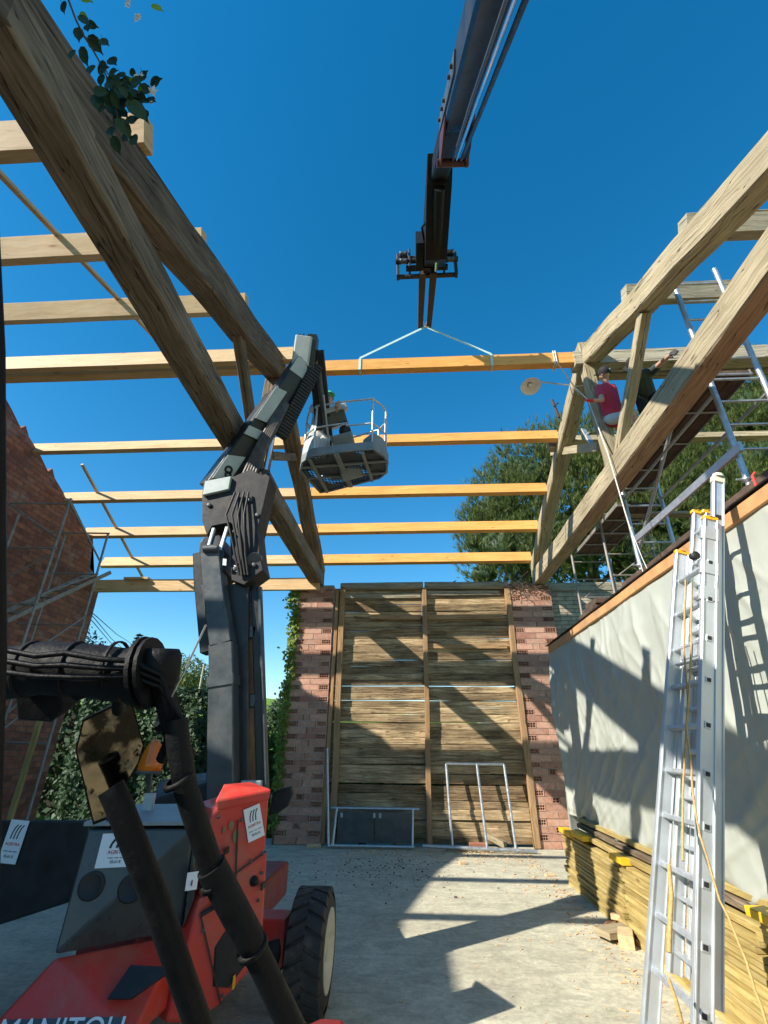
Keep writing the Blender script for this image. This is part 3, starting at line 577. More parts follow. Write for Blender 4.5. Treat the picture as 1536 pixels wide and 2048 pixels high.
for k in range(7):
    y=1.9+k*.0; z=.05+k*.075; b=MB(); b.beam((2.28+.02*k,3.70-.17*(k%3)+.04*k,z),(2.44,1.6,z+.02),.18,.06,seg=3,jit=.004)
    tag(b.build('loose_plank',REDW,origin=(2.3,3,z)),f'{ORD[k]} reddish plank '+('up ' if k else '')+'in the fan of loose planks before the near yellow stack','plank','loose reddish planks fanned out at the near stack')
# long timbers lying on the ledge behind the stacks
for k,(x,z,mt) in enumerate([(2.60,.78,YEL),(2.66,.86,OLD),(2.70,.94,YEL)]):
    b=MB(); b.beam((x,4.7,z),(x,9.3,z+.02),.09,.06,seg=8,jit=.012); tag(b.build('long_timber',mt,origin=(x,7,z)),['long mossy timber lying outermost on top of the yellow stacks','long dark timber lying between two others on the yellow stacks','long timber lying innermost on the yellow stacks against the tarp'][k],'timber')
# ================================================================ TELEHANDLER (the vehicle the photo is taken from)
TH=thing('telehandler',(.3,-1.5,0),'black telescopic boom and forks of the telehandler, seen from inside its cab','telehandler')
A=Vector((.80,-3.0,1.95)); B=Vector((.53,4.72,10.30)); bd=(B-A).normalized()
def bp(s): return A+bd*s
LB=(B-A).length
bup=Vector((0,0,1)); bup=(bup-bd*bup.dot(bd)).normalized(); bs=bd.cross(bup)
b=MB(); b.beam(bp(0),bp(LB-2.8),.28,.36,up=bup,ch=.03); b.build('boom',BLK,TH,bevel=.004)
b=MB(); b.beam(bp(LB-2.85),bp(LB-.45),.24,.30,up=bup,ch=.03); b.build('inner_boom',CAB,TH,bevel=.004)
b=MB(); 
for sg in (-1,1): b.beam(bp(LB-3.9)+bs*sg*.15,bp(LB-2.5)+bs*sg*.15,.015,.16,up=bup,ch=0)
for q in (3.8,3.6,3.1,2.9,2.6):
    b.tube([bp(LB-q)-bs*.15,bp(LB-q)-bs*.185],.022)
b.build('wear_plate',GRY,TH)
# bottom return bracket with the extension rod
b=MB()
for sg in (-1,1): b.prism([bp(LB-3.1)+bs*(sg*.15)-bup*.12,bp(LB-2.5)+bs*(sg*.15)-bup*.12,bp(LB-2.45)+bs*(sg*.15)-bup*.40,bp(LB-2.6)+bs*(sg*.15)-bup*.46,bp(LB-2.85)+bs*(sg*.15)-bup*.34],bs*.02)
b.tube([bp(LB-2.56)+bs*.19-bup*.40,bp(LB-2.56)-bs*.18-bup*.40],.045,12); b.build('rod_bracket',MAROON,TH)
for dx,rr_,mt,nm in ((.05,.020,CHR,'extension_rod'),(.0,.014,GRY,'hydraulic_hose'),(.12,.022,BLK,'hydraulic_hose')):
    b=MB(); b.tube([bp(.5)+bs*dx-bup*.30,bp(LB-4)+bs*dx-bup*.33,bp(LB-2.6)+bs*dx*.8-bup*.39],rr_,10); b.build(nm,mt,TH)
# gooseneck head
H0=bp(LB-.8); FH=pY(852,545,6.05)
b=MB(); hd=[H0+bup*.20,H0-bup*.20,Vector((H0.x,FH.y-.45,FH.z-.28)),Vector((H0.x,FH.y-.06,FH.z+.05)),Vector((H0.x,FH.y-.05,FH.z+.62)),Vector((H0.x,FH.y-.5,FH.z+.75))]
b.prism([p-Vector((.19,0,0)) for p in hd],(.38,0,0)); b.build('boom_head',CAB,TH,bevel=.01)
b=MB(); b.prism([Vector((H0.x-.34,FH.y-.62,FH.z-.05)),Vector((H0.x-.34,FH.y-.10,FH.z-.05)),Vector((H0.x-.34,FH.y-.10,FH.z+.45)),Vector((H0.x-.34,FH.y-.5,FH.z+.45))],(.13,0,0))
b.tube([Vector((H0.x-.18,FH.y-.95,FH.z-.0)),Vector((H0.x-.24,FH.y-.8,FH.z+.1)),Vector((H0.x-.2,FH.y-.6,FH.z+.05))],.02); b.build('head_side_plate',CAB,TH)
b=MB(); b.tube([H0-bup*.1-Vector((0,-.1,.1)),Vector((H0.x+.02,FH.y-.45,FH.z-.20))],.085,14); b.build('tilt_cylinder',CAB,TH)
b=MB(); b.tube([Vector((H0.x+.02,FH.y-.47,FH.z-.20)),Vector((H0.x+.02,FH.y-.08,FH.z-.05))],.03,12); b.build('tilt_rod',CHR,TH)
# carriage
cxm=FH.x+.02; W=.54; y=FH.y
b=MB()
for zz,dy,ww,hh in ((.42,0,W,.07),(.30,-.05,W*.95,.09),(.10,-.02,W*.72,.10),(-.04,.03,W,.06)): b.box((cxm-ww,y+dy,FH.z+zz),(cxm+ww,y+dy+.07,FH.z+zz+hh),ch=.006)
b.box((cxm-.07,y-.09,FH.z-.0),(cxm+.07,y+.02,FH.z+.5),ch=.01)
for sx in (-1,1):
    b.box((cxm+sx*W-.025,y-.04,FH.z-.07),(cxm+sx*W+.025,y+.09,FH.z+.52),ch=.008)
    b.box((cxm+sx*(W-.22)-.02,y-.12,FH.z+.05),(cxm+sx*(W-.22)+.02,y+.06,FH.z+.52),ch=.006)
b.tube([(cxm-W-.04,y-.05,FH.z+.27),(cxm+W+.04,y-.05,FH.z+.27)],.05,12); b.build('fork_carriage',SOOT,TH)
b=MB()
for sx in (-1,1):
    for k in range(2): b.lathe((cxm+sx*(W-.11),y-.10,FH.z+.40-.20*k),(1,0,0),[(-.07,.0),(-.07,.06),(-.03,.045),(.03,.045),(.07,.06),(.07,0)],14)
b.build('carriage_rollers',GRY,TH)
for sx in (-1,1):
    P1=pY(845 if sx<0 else 867,545,y); P2=pY(841 if sx<0 else 858,662,7.34)
    P1.z=P2.z=FH.z-.02
    b=MB(); b.beam(P1,P2,.135,.045,ch=.006,taper=.75); b.beam((P1.x,y+.03,P1.z),(P1.x,y+.03,P1.z+.5),.085,.04,up=(0,1,0)); b.build('fork',RUST,TH,bevel=.003)
# cab side: left window post, mirror arm assembly and two dark rods in front of the windscreen
b=MB(); b.tube([pD(-30,300,.55),pD(-10,700,.56),pD(-6,1300,.57),pD(-30,2048,.6),pD(-60,2300,.6)],.010,10); b.build('cab_post',CAB,TH)
b=MB(); b.tube([pD(20,1345,.80),pD(90,1335,.80),pD(190,1342,.80),pD(262,1352,.80)],.043,18)
b.tube([pD(262,1352,.80),pD(300,1345,.80)],.047,18); b.build('mirror_arm',CAB,TH)
b=MB(); b.tube([pD(285,1345,.795),pD(293,1344,.795)],.058,18); b.tube([pD(300,1344,.795),pD(307,1343,.795)],.056,18); b.build('rubber_bellows',CAB,TH)
b=MB(); b.lathe(pD(318,1335,.80),ray(318,1335).cross(Vector((1,0,0))),[(-.03,0),(-.03,.028),(-.02,.034),(.02,.034),(.03,.028),(.03,0)],20)
b.beam(pD(318,1340,.80),pD(350,1470,.795),.036,.03,up=BX); b.beam(pD(350,1465,.79),pD(378,1520,.79),.03,.02,up=AX); b.beam(pD(352,1455,.79),pD(325,1520,.79),.02,.02,up=AX); b.build('pivot_bracket',CAB,TH)
b=MB(); b.tube([pD(352,1440,.775),pD(358,1500,.76),pD(372,1580,.755),pD(425,1740,.75)],.018,16); b.tube([pD(422,1732,.75),pD(500,1880,.75)],.0225,18); b.tube([pD(498,1876,.75),pD(596,2080,.75)],.0195,16); b.build('guard_rod',CAB,TH)
b=MB(); b.tube([pD(222,1575,.745),pD(238,1610,.74),pD(300,1770,.735),pD(408,2080,.73)],.0195,16); b.build('guard_rod',CAB,TH)
# curved wiper blade: thin bright edge from the bracket upwards
b=MB(); b.tube([pD(313,1452,.79),pD(370,1340,.79),pD(412,1250,.79)],.0018,6); b.build('wiper_blade',GALV,TH)
b=MB(); b.beam(pD(313,1456,.80),pD(352,1456,.80),.008,.012,up=BX); b.build('wiper_arm',CAB,TH)
b=MB(); fp=[pZ(x,y,.95) for x,y in ((590,2075),(612,2046),(640,2033),(690,2036),(712,2075))]; b.prism([p+Vector((0,-.3,0)) if k in(0,4) else p for k,p in enumerate(fp)],(0,0,-.25)); b.build('wheel_fender',DRED,TH,bevel=.02)
b=MB(); b.box((.5,-3.5,.5),(1.3,-2.7,1.7)); b.box((-.9,-3.5,.4),(.45,-2.0,.8)); b.build('chassis',DRED,TH,bevel=.03)
# ---------------------------------------------------------------- lifting straps
KN=pY(851,652,7.30); KN.z-=.02
def strap(x,y_,lab):
    P=pY(x,y_,PR.y-.01); Q=Vector((P.x,PR.y-.01,P.z))
    t=thing('lifting_strap',Q,lab,'strap','straps holding the ridge beam')
    m=MB(); m.beam(KN,Q,.045,.006,up=(0,1,0),seg=6,ch=0); m.build('webbing',STRAP,t)
    m=MB(); x=Q.x; y0=PR.y-.012; y1=PR.y+.172; z0=PR.z-.008; z1=PR.z+.278
    for a,c in (((x-.025,y0-.004,z0),(x+.025,y0,z1)),((x-.025,y1,z0),(x+.025,y1+.004,z1)),((x-.025,y0,z0-.004),(x+.025,y1,z0)),((x-.025,y0,z1),(x+.025,y1,z1+.004))): m.box(a,c)
    m.build('loop',STRAP,t); return t
strap(720,716,'pale green lifting strap running down left to the hanging ridge beam'); strap(982,708,'pale green lifting strap running down right to the hanging ridge beam')
m=MB(); m.tube([KN+Vector((-.10,-.28,.10)),KN+Vector((-.05,-.1,0)),KN,KN+Vector((.04,-.14,.03)),KN+Vector((.13,-.3,.14))],.009); m.tube([KN+Vector((-.02,0,-.02)),KN+Vector((.06,.0,.0)),KN+Vector((.08,-.02,.03))],.016); tag(m.build('strap_knot',ROPEW,origin=KN),'whitish knot where the straps cross over the fork tips','knot')

# ================================================================ BOOM LIFT (red / black)
CP=thing('boom_lift',(-2.1,5.2,0),'red and black articulated boom lift with a raised grey basket','boom lift')
def sticker(c,xd,yd,w_,h,big=True,lines=True):
    c=Vector(c); x=Vector(xd).normalized(); y=Vector(yd); y=(y-x*y.dot(x)).normalized(); z=x.cross(y)
    m=MB(); m.beam(c-x*w_/2,c+x*w_/2,.004,h,up=y,ch=0); o=m.build('sticker',WHITE,CP)
    m=MB(); f=c+z*.0035
    for k in range(3):
        q=f+x*(w_*(-.22+.17*k))+y*h*.22
        pts=[q-y*h*.16,q-y*h*.02+x*w_*.03,q+y*h*.10+x*w_*.10,q+y*h*.17+x*w_*.2]
        for a_,b_ in zip(pts,pts[1:]): m.beam(a_,b_,.0015,w_*.06,up=y if abs((b_-a_).normalized().dot(y))<.9 else x,ch=0)
    m.build('emblem',INK,o)
    text('lettering','AGRITRA',min(h*.16,w_*.19),f-y*h*.06,x,y,REDI,o)
    text('lettering','location - vente - service',min(h*.055,w_*.072),f-y*h*.22,x,y,INK,o); text('lettering','05.61.8',min(h*.12,w_*.17),f-y*h*.34,x,y,INK,o)
    return o
def hexa(front,back):
    m=MB(); m.hull(list(front)+list(back)); return m
# grey cover
T0,T1,T2,T3=pZ(178,1652,1.5),pZ(388,1650,1.5),pZ(372,1614,1.5),pZ(250,1616,1.5)
B0=pZ(108,1910,.86); B1=pZ(362,1862,.86)
back=Vector((0,.9,0))
m=MB(); m.hull([T0-Vector((0,0,.02)),T1-Vector((0,0,.02)),B0,B1,B0+back,B1+back,T2-Vector((0,0,.02)),T3-Vector((0,0,.02))]); m.build('grey_cover',GCOV,CP,bevel=.012)
m=MB(); m.hull([p+Vector((s,-.02 if k<2 else .02,dz)) for k,(p,s) in enumerate(((T0,-.03),(T1,.03),(T2,.03),(T3,-.03))) for dz in (0,.025)]); m.build('cover_top',GTOP,CP,bevel=.004)
fn=((T1-T0).cross(B0-T0)).normalized(); 
if fn.y>0: fn=-fn
def fpt(x,y): d=ray(x,y); return EYE+d*((T0-EYE).dot(fn)/d.dot(fn))+fn*.01
c=fpt(237,1700); ux=(fpt(285,1698)-fpt(195,1702)).normalized(); uy=(fpt(240,1660)-fpt(232,1735)).normalized()
sticker(c,ux,uy,(fpt(282,1668)-fpt(208,1668)).length,(fpt(240,1667)-fpt(232,1735)).length)
for (x,y) in ((183,1772),(262,1777)):
    c=fpt(x,y); m=MB(); m.lathe(c-fn*.0,fn,[(-.02,.08),(.002,.078),(.006,.068),(.001,.060),(.001,.0)],24); m.build('vent_hole',SOOT,CP)
nP=Vector((.6,-.8,0)); oP=Vector((-1.5,4.05,1.5))
def P(x,y,v=None): d=ray(x,y); return EYE+d*((oP-EYE).dot(nP)/d.dot(nP))
# second face of the cover toward the right + turned side panel

m=MB(); q=[T1+Vector((0.0,.02,-.02)),pZ(365,1860,.88),P(388,1800),P(408,1655)]; m.hull([p for p in q]+[p+Vector((-.1,.25,0)) for p in q]); m.build('side_panel',GCOV,CP,bevel=.008)
# red hood
XH=-1.5
face=[P(432,1618),P(540,1580),P(532,1700),P(470,1760),P(400,1795),P(408,1655)]
m=MB(); m.hull(face+[p+Vector((-.30,.35,0)) for p in face]); m.build('red_hood',RED,CP,bevel=.02)
tp=[P(428,1600),pZ(445,1568,P(541,1578).z+.02),pZ(500,1563,P(541,1578).z+.02),P(541,1578),P(536,1600),P(432,1622)]
m=MB(); m.hull([p+nP*.025 for p in tp]); m.build('hood_cap',RED,CP,bevel=.015)
s_=sticker(P(507,1645)+nP*.012,P(523,1640)-P(490,1655),P(520,1615)-P(516,1675),(P(524,1612)-P(492,1626)).length,(P(524,1612)-P(521,1680)).length)
OLV=surf('olive_decal',(.20,.14,.07),.6,0,.2,9,0)
for (x,y,r1) in ((447,1660,.02),(462,1650,.03),(471,1671,.042),(414,1728,.02),(428,1742,.036),(410,1762,.04),(402,1690,.02)):
    m=MB(); c=P(x,y)+nP*.004; u_=Vector((.8,.6,0)); m.prism([c+(u_*math.cos(k*.3927)*.6+Vector((0,0,1))*math.sin(k*.3927))*r1+nP*.010 for k in range(16)],nP*-.004); m.build('dot_decal',OLV,CP)
m=MB(); lo=[P(536,1702),P(530,1770),P(528,1850),P(498,1945),P(440,2010),P(390,2048),P(330,2048),P(398,1798),P(470,1762)]
m.hull(lo+[p+Vector((-.55,.45,0)) for p in lo]); m.build('turret_side',RED,CP,bevel=.02)
m=MB(); fr=[pZ(-40,2080,.55),pZ(262,2080,.55),pZ(360,1868,.84),pZ(112,1915,.84),pZ(-40,2080,.3),pZ(262,2080,.3)]; m.hull(fr+[fr[2]+Vector((0,.5,-.4)),fr[3]+Vector((0,.5,-.4))]); m.build('turret_front',RED,CP,bevel=.015)
fn2=((fr[1]-fr[0]).cross(fr[3]-fr[0])).normalized()
if fn2.z<0: fn2=-fn2
def f2(x,y): d=ray(x,y); return EYE+d*((fr[0]-EYE).dot(fn2)/d.dot(fn2))+fn2*.006
m=MB(); q=[f2(18,2040),f2(250,2034),f2(250,2095),f2(0,2100)]; m.prism(q,fn2*-.006); o=m.build('name_plate',GCOV,CP)
text('lettering','MANITOU',.15,f2(120,2066)+fn2*.003,f2(255,2048)-f2(18,2054),f2(135,2030)-f2(120,2060),WHITE,o)
m=MB(); q=[f2(352,1935),f2(262,1998),f2(215,1998),f2(262,1930)]; m.prism(q,fn2*-.02); m.build('vent_hole',SOOT,CP)
m=MB(); q=[P(497,1842),P(508,1852),P(490,1930),P(455,1975),P(428,1972),P(432,1895),P(460,1850)]; m.prism([p+nP*.008 for p in q],(-.03,0,0)); m.build('side_opening',SOOT,CP)
m=MB(); m.tube([P(400,1828)+nP*.02,P(430,1808)+nP*.04,P(450,1797)+nP*.02],.015); m.tube([P(426,1816)+nP*.05,P(434,1800)+nP*.05],.028); m.build('door_latch',SOOT,CP)
m=MB(); c=P(508,1762)+nP*.0; m.lathe(c,nP,[(0,.035),(.01,.03),(.025,.012),(.045,.02),(.045,0)],12); m.build('hook',SOOT,CP)
for (x,y) in ((467,1962),(356,1912)):
    m=MB(); c=P(x,y)+nP*.012; m.box(c+Vector((-.004,-.02,-.035)),c+Vector((.004,.02,.035))); m.build('warning_sticker',ORG,CP)
# small panel sticker with a mark on the turned side
m=MB(); c=(P(384,1762)+(P(384,1762)-EYE)*-.02); m.beam(c-Vector((.03,.025,0)),c+Vector((.03,.025,0)),.004,.10,up=(0,0,1),ch=0); o=m.build('warning_sticker',WHITE,CP)
m=MB(); m.beam(c+Vector((.004,-.012,-.01)),c+Vector((.004,.014,-.01)),.003,.03,ch=0); m.build('mark',INK,o)
# left dark body with sticker
m=MB(); m.hull([pY(-60,1640,4.9),pY(180,1640,4.9),pY(185,1790,4.9),pY(-60,1870,4.9),pY(-60,1650,5.6),pY(160,1640,5.6),pY(160,1780,5.6),pY(-60,1830,5.6)]); m.build('left_cover',BLK,CP,bevel=.02)
sticker(pY(27,1683,4.885),pY(50,1655,4.88)-pY(18,1652,4.88),pY(38,1650,4.88)-pY(18,1715,4.88),.17,.32)
# chassis, axle, wheels
m=MB(); m.box((-2.65,4.7,.42),(-1.52,7.0,.75)); m.build('chassis',DRED,CP,bevel=.03)
m=MB(); m.beam((-1.6,5.32,.50),(-1.12,5.32,.50),.28,.32); m.build('axle',RED,CP,bevel=.015)
m=MB(); m.lathe((-1.20,5.32,.44),(1,0,0),[(-.12,0),(-.12,.15),(.04,.17),(.08,.12),(.12,0)],18); m.build('wheel_hub',SOOT,CP)
def wheel(x,y,r=.43,w_=.30):
    m=MB(); m.lathe((x,y,r),(1,0,0),[(-w_/2,r*.62),(-w_/2-.01,r*.80),(-w_/2+.02,r*.93),(-w_/2+.05,r*.955),(w_/2-.05,r*.955),(w_/2-.02,r*.93),(w_/2+.01,r*.80),(w_/2,r*.62)],40)
    nl=22
    for k in range(nl):
        for sg in (-1,1):
            a=2*math.pi*(k+(0.5 if sg>0 else 0))/nl
            def P3(xx,aa,rr_): return Vector((x+xx,y+math.sin(aa)*rr_,r+math.cos(aa)*rr_))
            da=2*math.pi/nl*.36; sk=.16
            x0,x1=sg*.0,sg*(w_/2+.004)
            ro=r*1.0; ri=r*.93
            q=[P3(x0,a-da+sk,ro),P3(x1*.9,a-da*1.0,ro),P3(x1*.9,a+da,ro),P3(x0,a+da+sk,ro)]
            p_=[P3(x0,a-da*1.2+sk,ri),P3(x1,a-da*1.3,ri*.97),P3(x1,a+da*1.3,ri*.97),P3(x0,a+da*1.2+sk,ri)]
            m.face(q if sg>0 else q[::-1])
            for i in range(4): j=(i+1)%4; f=[q[i],p_[i],p_[j],q[j]]; m.face(f if sg>0 else f[::-1])
    wh=m.build('wheel',TYRE,CP)
    m=MB(); s=1
    m.lathe((x,y,r),(1,0,0),[(-w_/2+.02,0),(-w_/2+.02,r*.6),(-w_/2,r*.66),(w_/2-.09,r*.56),(w_/2-.05,r*.62),(w_/2+.01,r*.66),(w_/2+.012,r*.62),(w_/2-.05,r*.56),(w_/2-.06,r*.2),(w_/2-.02,r*.18),(w_/2-.02,0)],32); m.build('rim',RIM,wh)
    m=MB()
    for k in range(8): a=k*math.pi/4; m.tube([(x+w_/2-.07,y+math.sin(a)*.14,r+math.cos(a)*.14),(x+w_/2-.035,y+math.sin(a)*.14,r+math.cos(a)*.14)],.014,6)
    m.build('wheel_nut',SOOT,wh)
    return wh
wheel(-.905,5.32)
# black hooked arm behind the hood
m=MB(); q=[pY(545,1585,6.0),pY(560,1578,6.0),pY(582,1572,6.0),pY(586,1588,6.0),pY(576,1612,6.0),pY(556,1626,6.0),pY(538,1630,6.0)]; m.prism(q,(0,.08,0)); m.build('tow_arm',BLK,CP,bevel=.01)
# amber beacon
bc=pD(301,1520,3.95)
m=MB(); z=Vector((0,0,1)); k=3.95/957
m.lathe(pD(299,1542,3.95),z,[(0,.0),(0,.095),(.05,.095),(.07,.088),(.14,.075),(.20,.05),(.235,.02),(.24,0)],24); bl=m.build('beacon',AMB,CP)
m=MB(); m.lathe(pD(299,1542,3.95),z,[(-.02,0),(-.02,.10),(.0,.10),(.004,.09),(.004,0)],24); m.tube([pD(299,1545,3.95),pD(297,1590,3.95),pD(300,1625,3.95)],.02); m.build('beacon_base',GRY,bl)
m=MB(); m.box(pD(300,1592,3.9)-Vector((.04,.02,.13)),pD(300,1592,3.9)+Vector((.04,.02,.02))); m.box(pD(303,1630,3.9)-Vector((.07,.04,.02)),pD(303,1630,3.9)+Vector((.07,.04,.01))); m.build('beacon_bracket',LGR,bl)
# dark shroud behind the hood (hoses, tray)
m=MB(); m.hull([pY(300,1600,5.4),pY(430,1560,5.4),pY(440,1630,5.4),pY(300,1650,5.4),pY(320,1560,6.2),pY(440,1540,6.2),pY(430,1620,6.2),pY(320,1640,6.2)]); m.build('hose_tray',SOOT,CP,bevel=.02)
# ---- lower arms
Y0=5.62
def col(pxs,wpx,dep,name,mat,Y=Y0,up=(0,1,0),bev=.01):
    pts=[pY(x,y,Y) for x,y in pxs]; m=MB()
    for (a_,b_),w1 in zip(zip(pts,pts[1:]),wpx): m.beam(a_,b_,w1*Y/885.,dep,up=up,ch=.012)
    return m.build(name,mat,CP,bevel=0)
col([(468,1640),(470,1330),(474,1175)],[62,60],.30,'lower_arm',BLK,Y0+.1)
col([(448,1620),(449,1372)],[44],.26,'outer_arm',GRY,Y0-.12); col([(449,1372),(447,1290),(437,1225),(425,1110)],[44,40,38],.22,'outer_arm_top',GRY,Y0-.14)
col([(449,1374),(449,1354)],[49],.29,'collar',GRY,Y0-.12)
col([(420,1305),(408,1180),(405,1110)],[26,28],.2,'side_arm',BLK,Y0-.02)
col([(525,1590),(519,1390),(512,1175)],[17,16],.10,'link_bar',BLK,Y0+.05)
col([(533,1580),(527,1390),(520,1175)],[7,7],.08,'link_edge',GRY,Y0)
for yy in (1265,1402,1575): col([(488,yy),(512,yy)],[22],.1,'cross_block',GRY,Y0+.05,up=(0,1,0))
m=MB(); m.box(pY(490,1572,Y0)-Vector((.02,.1,.05)),pY(520,1560,Y0)+Vector((.04,.08,.0))); m.build('grey_housing',LGR,CP,bevel=.01)
# elbow casting
def plate(px,Y,t_,name,mat,bev=.008):
    m=MB(); m.prism([pY(x,y,Y) for x,y in px],(0,t_,0)); return m.build(name,mat,CP,bevel=bev)
plate([(398,1100),(400,1085),(407,1075),(440,1070),(448,1100),(446,1140),(420,1160),(402,1150)],Y0-.22,.46,'knuckle',BLK)
plate([(404,988),(408,960),(470,952),(500,938),(524,950),(538,945),(540,955),(515,1060),(520,1110),(526,1140),(505,1155),(488,1170),(462,1160),(460,1070),(470,1052),(460,1045),(424,1052),(414,1072),(404,1040)],Y0-.16,.34,'elbow_casting',SOOT)
plate([(405,990),(410,962),(462,952),(457,978)],Y0-.21,.05,'elbow_cap',LGR)
plate([(411,1100),(424,1055),(430,1055),(417,1100)],Y0-.24,.05,'link_strut',GALV); plate([(436,1100),(451,1052),(457,1053),(443,1100)],Y0-.24,.05,'link_strut',GALV)
m=MB(); m.tube([pY(408,1098,Y0-.26),pY(436,1097,Y0-.26)],.05,14); m.tube([pY(508,1120,Y0-.18),pY(516,1112,Y0+.2)],.09,14); m.build('pivot_pin',GRY,CP)
plate([(446,1117),(453,1118),(452,1131),(445,1130)],Y0-.235,.012,'warning_sticker',WHITE,0); plate([(468,1130),(476,1132),(474,1144),(466,1141)],Y0-.175,.012,'warning_sticker',WHITE,0)
plate([(402,1170),(425,1168),(432,1250),(447,1300),(444,1330),(428,1290),(412,1245)],Y0-.16,.03,'side_plate',GRY)
# ---- upper boom
E0=pD(432,985,6.72); E1=pD(603,728,7.5)
ud=(E1-E0).normalized(); vu=(BX-ud*BX.dot(ud)); vu=vu.normalized(); nv=ud.cross(vu).normalized()   # vu lies across the view
def along(s): return E0+(E1-E0)*s
m=MB(); m.beam(along(0)+vu*.02,along(.70),.38,.40,up=vu,ch=.03,taper=.86); m.build('upper_boom',BLK,CP,bevel=.006)
m=MB(); m.beam(along(.66),along(1.0),.32,.28,up=vu,ch=.02,taper=.95); m.build('telescopic_section',BLK,CP,bevel=.006)
vd=-CX
def decal(s0,s1,v0,v1,sh=0,w0=.218):
    # decals lie on the boom's flank (the face nearest the viewpoint), 3 mm proud
    fdir=nv if nv.dot(CX)<0 else -nv
    q=[along(s0)+vu*v0,along(s1)+vu*v0,along(s1+sh)+vu*v1,along(s0+sh)+vu*v1]; m=MB(); m.prism([p+fdir*w0 for p in q],fdir*-.02); return m.build('decal',LGR,CP)
decal(.04,.20,.195,-.02,.05); decal(.36,.42,.18,-.02,.02,.214); decal(.48,.72,.17,.0,.02,.212); decal(.88,.99,.14,-.12,.01,.168)
o=decal(.985,1.0,.13,.1,0,.168)
m=MB(); fdir=nv if nv.dot(CX)<0 else -nv; c=along(.13)+vu*.08+fdir*.22; m.lathe(c,fdir,[(0,.06),(.012,.055),(.012,.03),(0,.028)],16); c=along(.105)+vu*.05+fdir*.22; m.lathe(c,fdir,[(0,.05),(.012,.045),(.012,.02),(0,.018)],16); m.build('anchor_ring',SOOT,CP)
# boom tip
TP=pD(608,700,7.5)
m=MB(); m.beam(pD(603,735,7.5),pD(611,678,7.5),.30,.27,up=AX,ch=.02); m.build('boom_tip',LGR,CP,bevel=.01)
m=MB(); m.beam(pD(622,745,7.5),pD(628,674,7.5),.26,.12,up=AX,ch=.01); 
for q in (598,606,616): m.beam(pD(q,680,7.5),pD(q+1,668,7.5),.03,.03,up=AX)
m.build('tip_bracket',BLK,CP)
m=MB(); m.beam(pD(575,850,7.2),pD(622,716,7.45),.05,.11,up=AX); m.build('tip_link',GRY,CP)
# cable chain + hoses under the boom
m=MB(); a_=pD(560,872,7.1); e_=pD(632,730,7.5)
for k in range(26):
    t=k/26; p=a_+(e_-a_)*t; m.beam(p,p+(e_-a_)*.028,.16,.20,up=vu,ch=.01)
m.build('cable_chain',SOOT,CP)
hs=surf('hose_bundle',(.06,.045,.035),.5,0,.5,6,.3,dirt=(.16,.13,.10),dirtamt=.7)
for k in range(5):
    o_=k*6-12; m=MB(); pts=[pD(448+o_,1068,6.45),pD(474+o_,1000,6.5),pD(500+o_,950,6.6),pD(519+o_*.8,902,6.75),pD(548+o_*.5,848+o_*.3,6.95),pD(570+o_*.4,805+o_*.3,7.15)]
    q=[]
    for a2,b2 in zip(pts,pts[1:]):
        for s in range(4): q.append(a2.lerp(b2,s/4))
    q.append(pts[-1]); m.tube(q,.038,8); m.build('hydraulic_hose',hs,CP)
for k in range(3):
    m=MB(); m.tube([pD(516+k*5,985,6.5),pD(510+k*4,1020,6.45),pD(500+k*4,1050,6.42)],.014,6); m.build('steel_fitting',CHR,CP)
m=MB(); m.tube([pD(518,1000,6.6),pD(530,940,6.65)],.075,14); m.build('lift_cylinder',BLK,CP); m=MB(); m.tube([pD(530,945,6.65),pD(547,862,6.95),pD(552,840,7.0)],.035,12); m.build('lift_rod',CHR,CP)
# ---- jib
m=MB(); 
for dx,w1 in ((-9,.10),(7,.08)):
    m.beam(pD(633+dx,700,7.55),pD(656+dx*1.2,930,8.25),w1,.12,up=AX)
m.build('jib',BLK,CP,bevel=.006)
m=MB(); m.tube([pD(636,735,7.5),pD(654,880,8.05)],.045,12); m.build('jib_cylinder',GRY,CP); m=MB(); m.tube([pD(647,790,7.6),pD(660,905,8.1)],.016,8); m.build('hydraulic_hose',GALV,CP)
m=MB(); m.prism([pD(632,935,8.2),pD(668,940,8.2),pD(672,905,8.2),pD(655,878,8.2),pD(640,900,8.2)],(0,.25,0)); m.build('jib_bracket',GRY,CP,bevel=.01)
m=MB(); m.prism([pD(632,925,8.12),pD(647,925,8.12),pD(650,890,8.12),pD(638,903,8.12)],(0,.05,0)); m.build('jib_bracket_plate',LGR,CP)
# ---- basket
ZB=6.0
fl=[pZ(x,y,ZB) for x,y in ((599,944),(612,958),(640,987),(660,984),(760,958),(775,946),(777,922),(768,912),(748,898),(690,903),(622,912),(603,925))]
C0=sum(fl,Vector())/len(fl)
def ring(zz,ins=0): return [C0+(p-C0)*(1-ins)+Vector((0,0,zz)) for p in fl]
BK=MB(); a_=ring(0); b2=ring(.14); i_=ring(0,.045); j_=ring(.14,.045); n=len(fl)
for k in range(n):
    q=(k+1)%n; BK.face([a_[k],a_[q],b2[q],b2[k]]); BK.face([i_[q],i_[k],j_[k],j_[q]]); BK.face([a_[q],a_[k],i_[k],i_[q]]); BK.face([b2[k],b2[q],j_[q],j_[k]])
o=BK.build('basket_frame',BSK,CP)
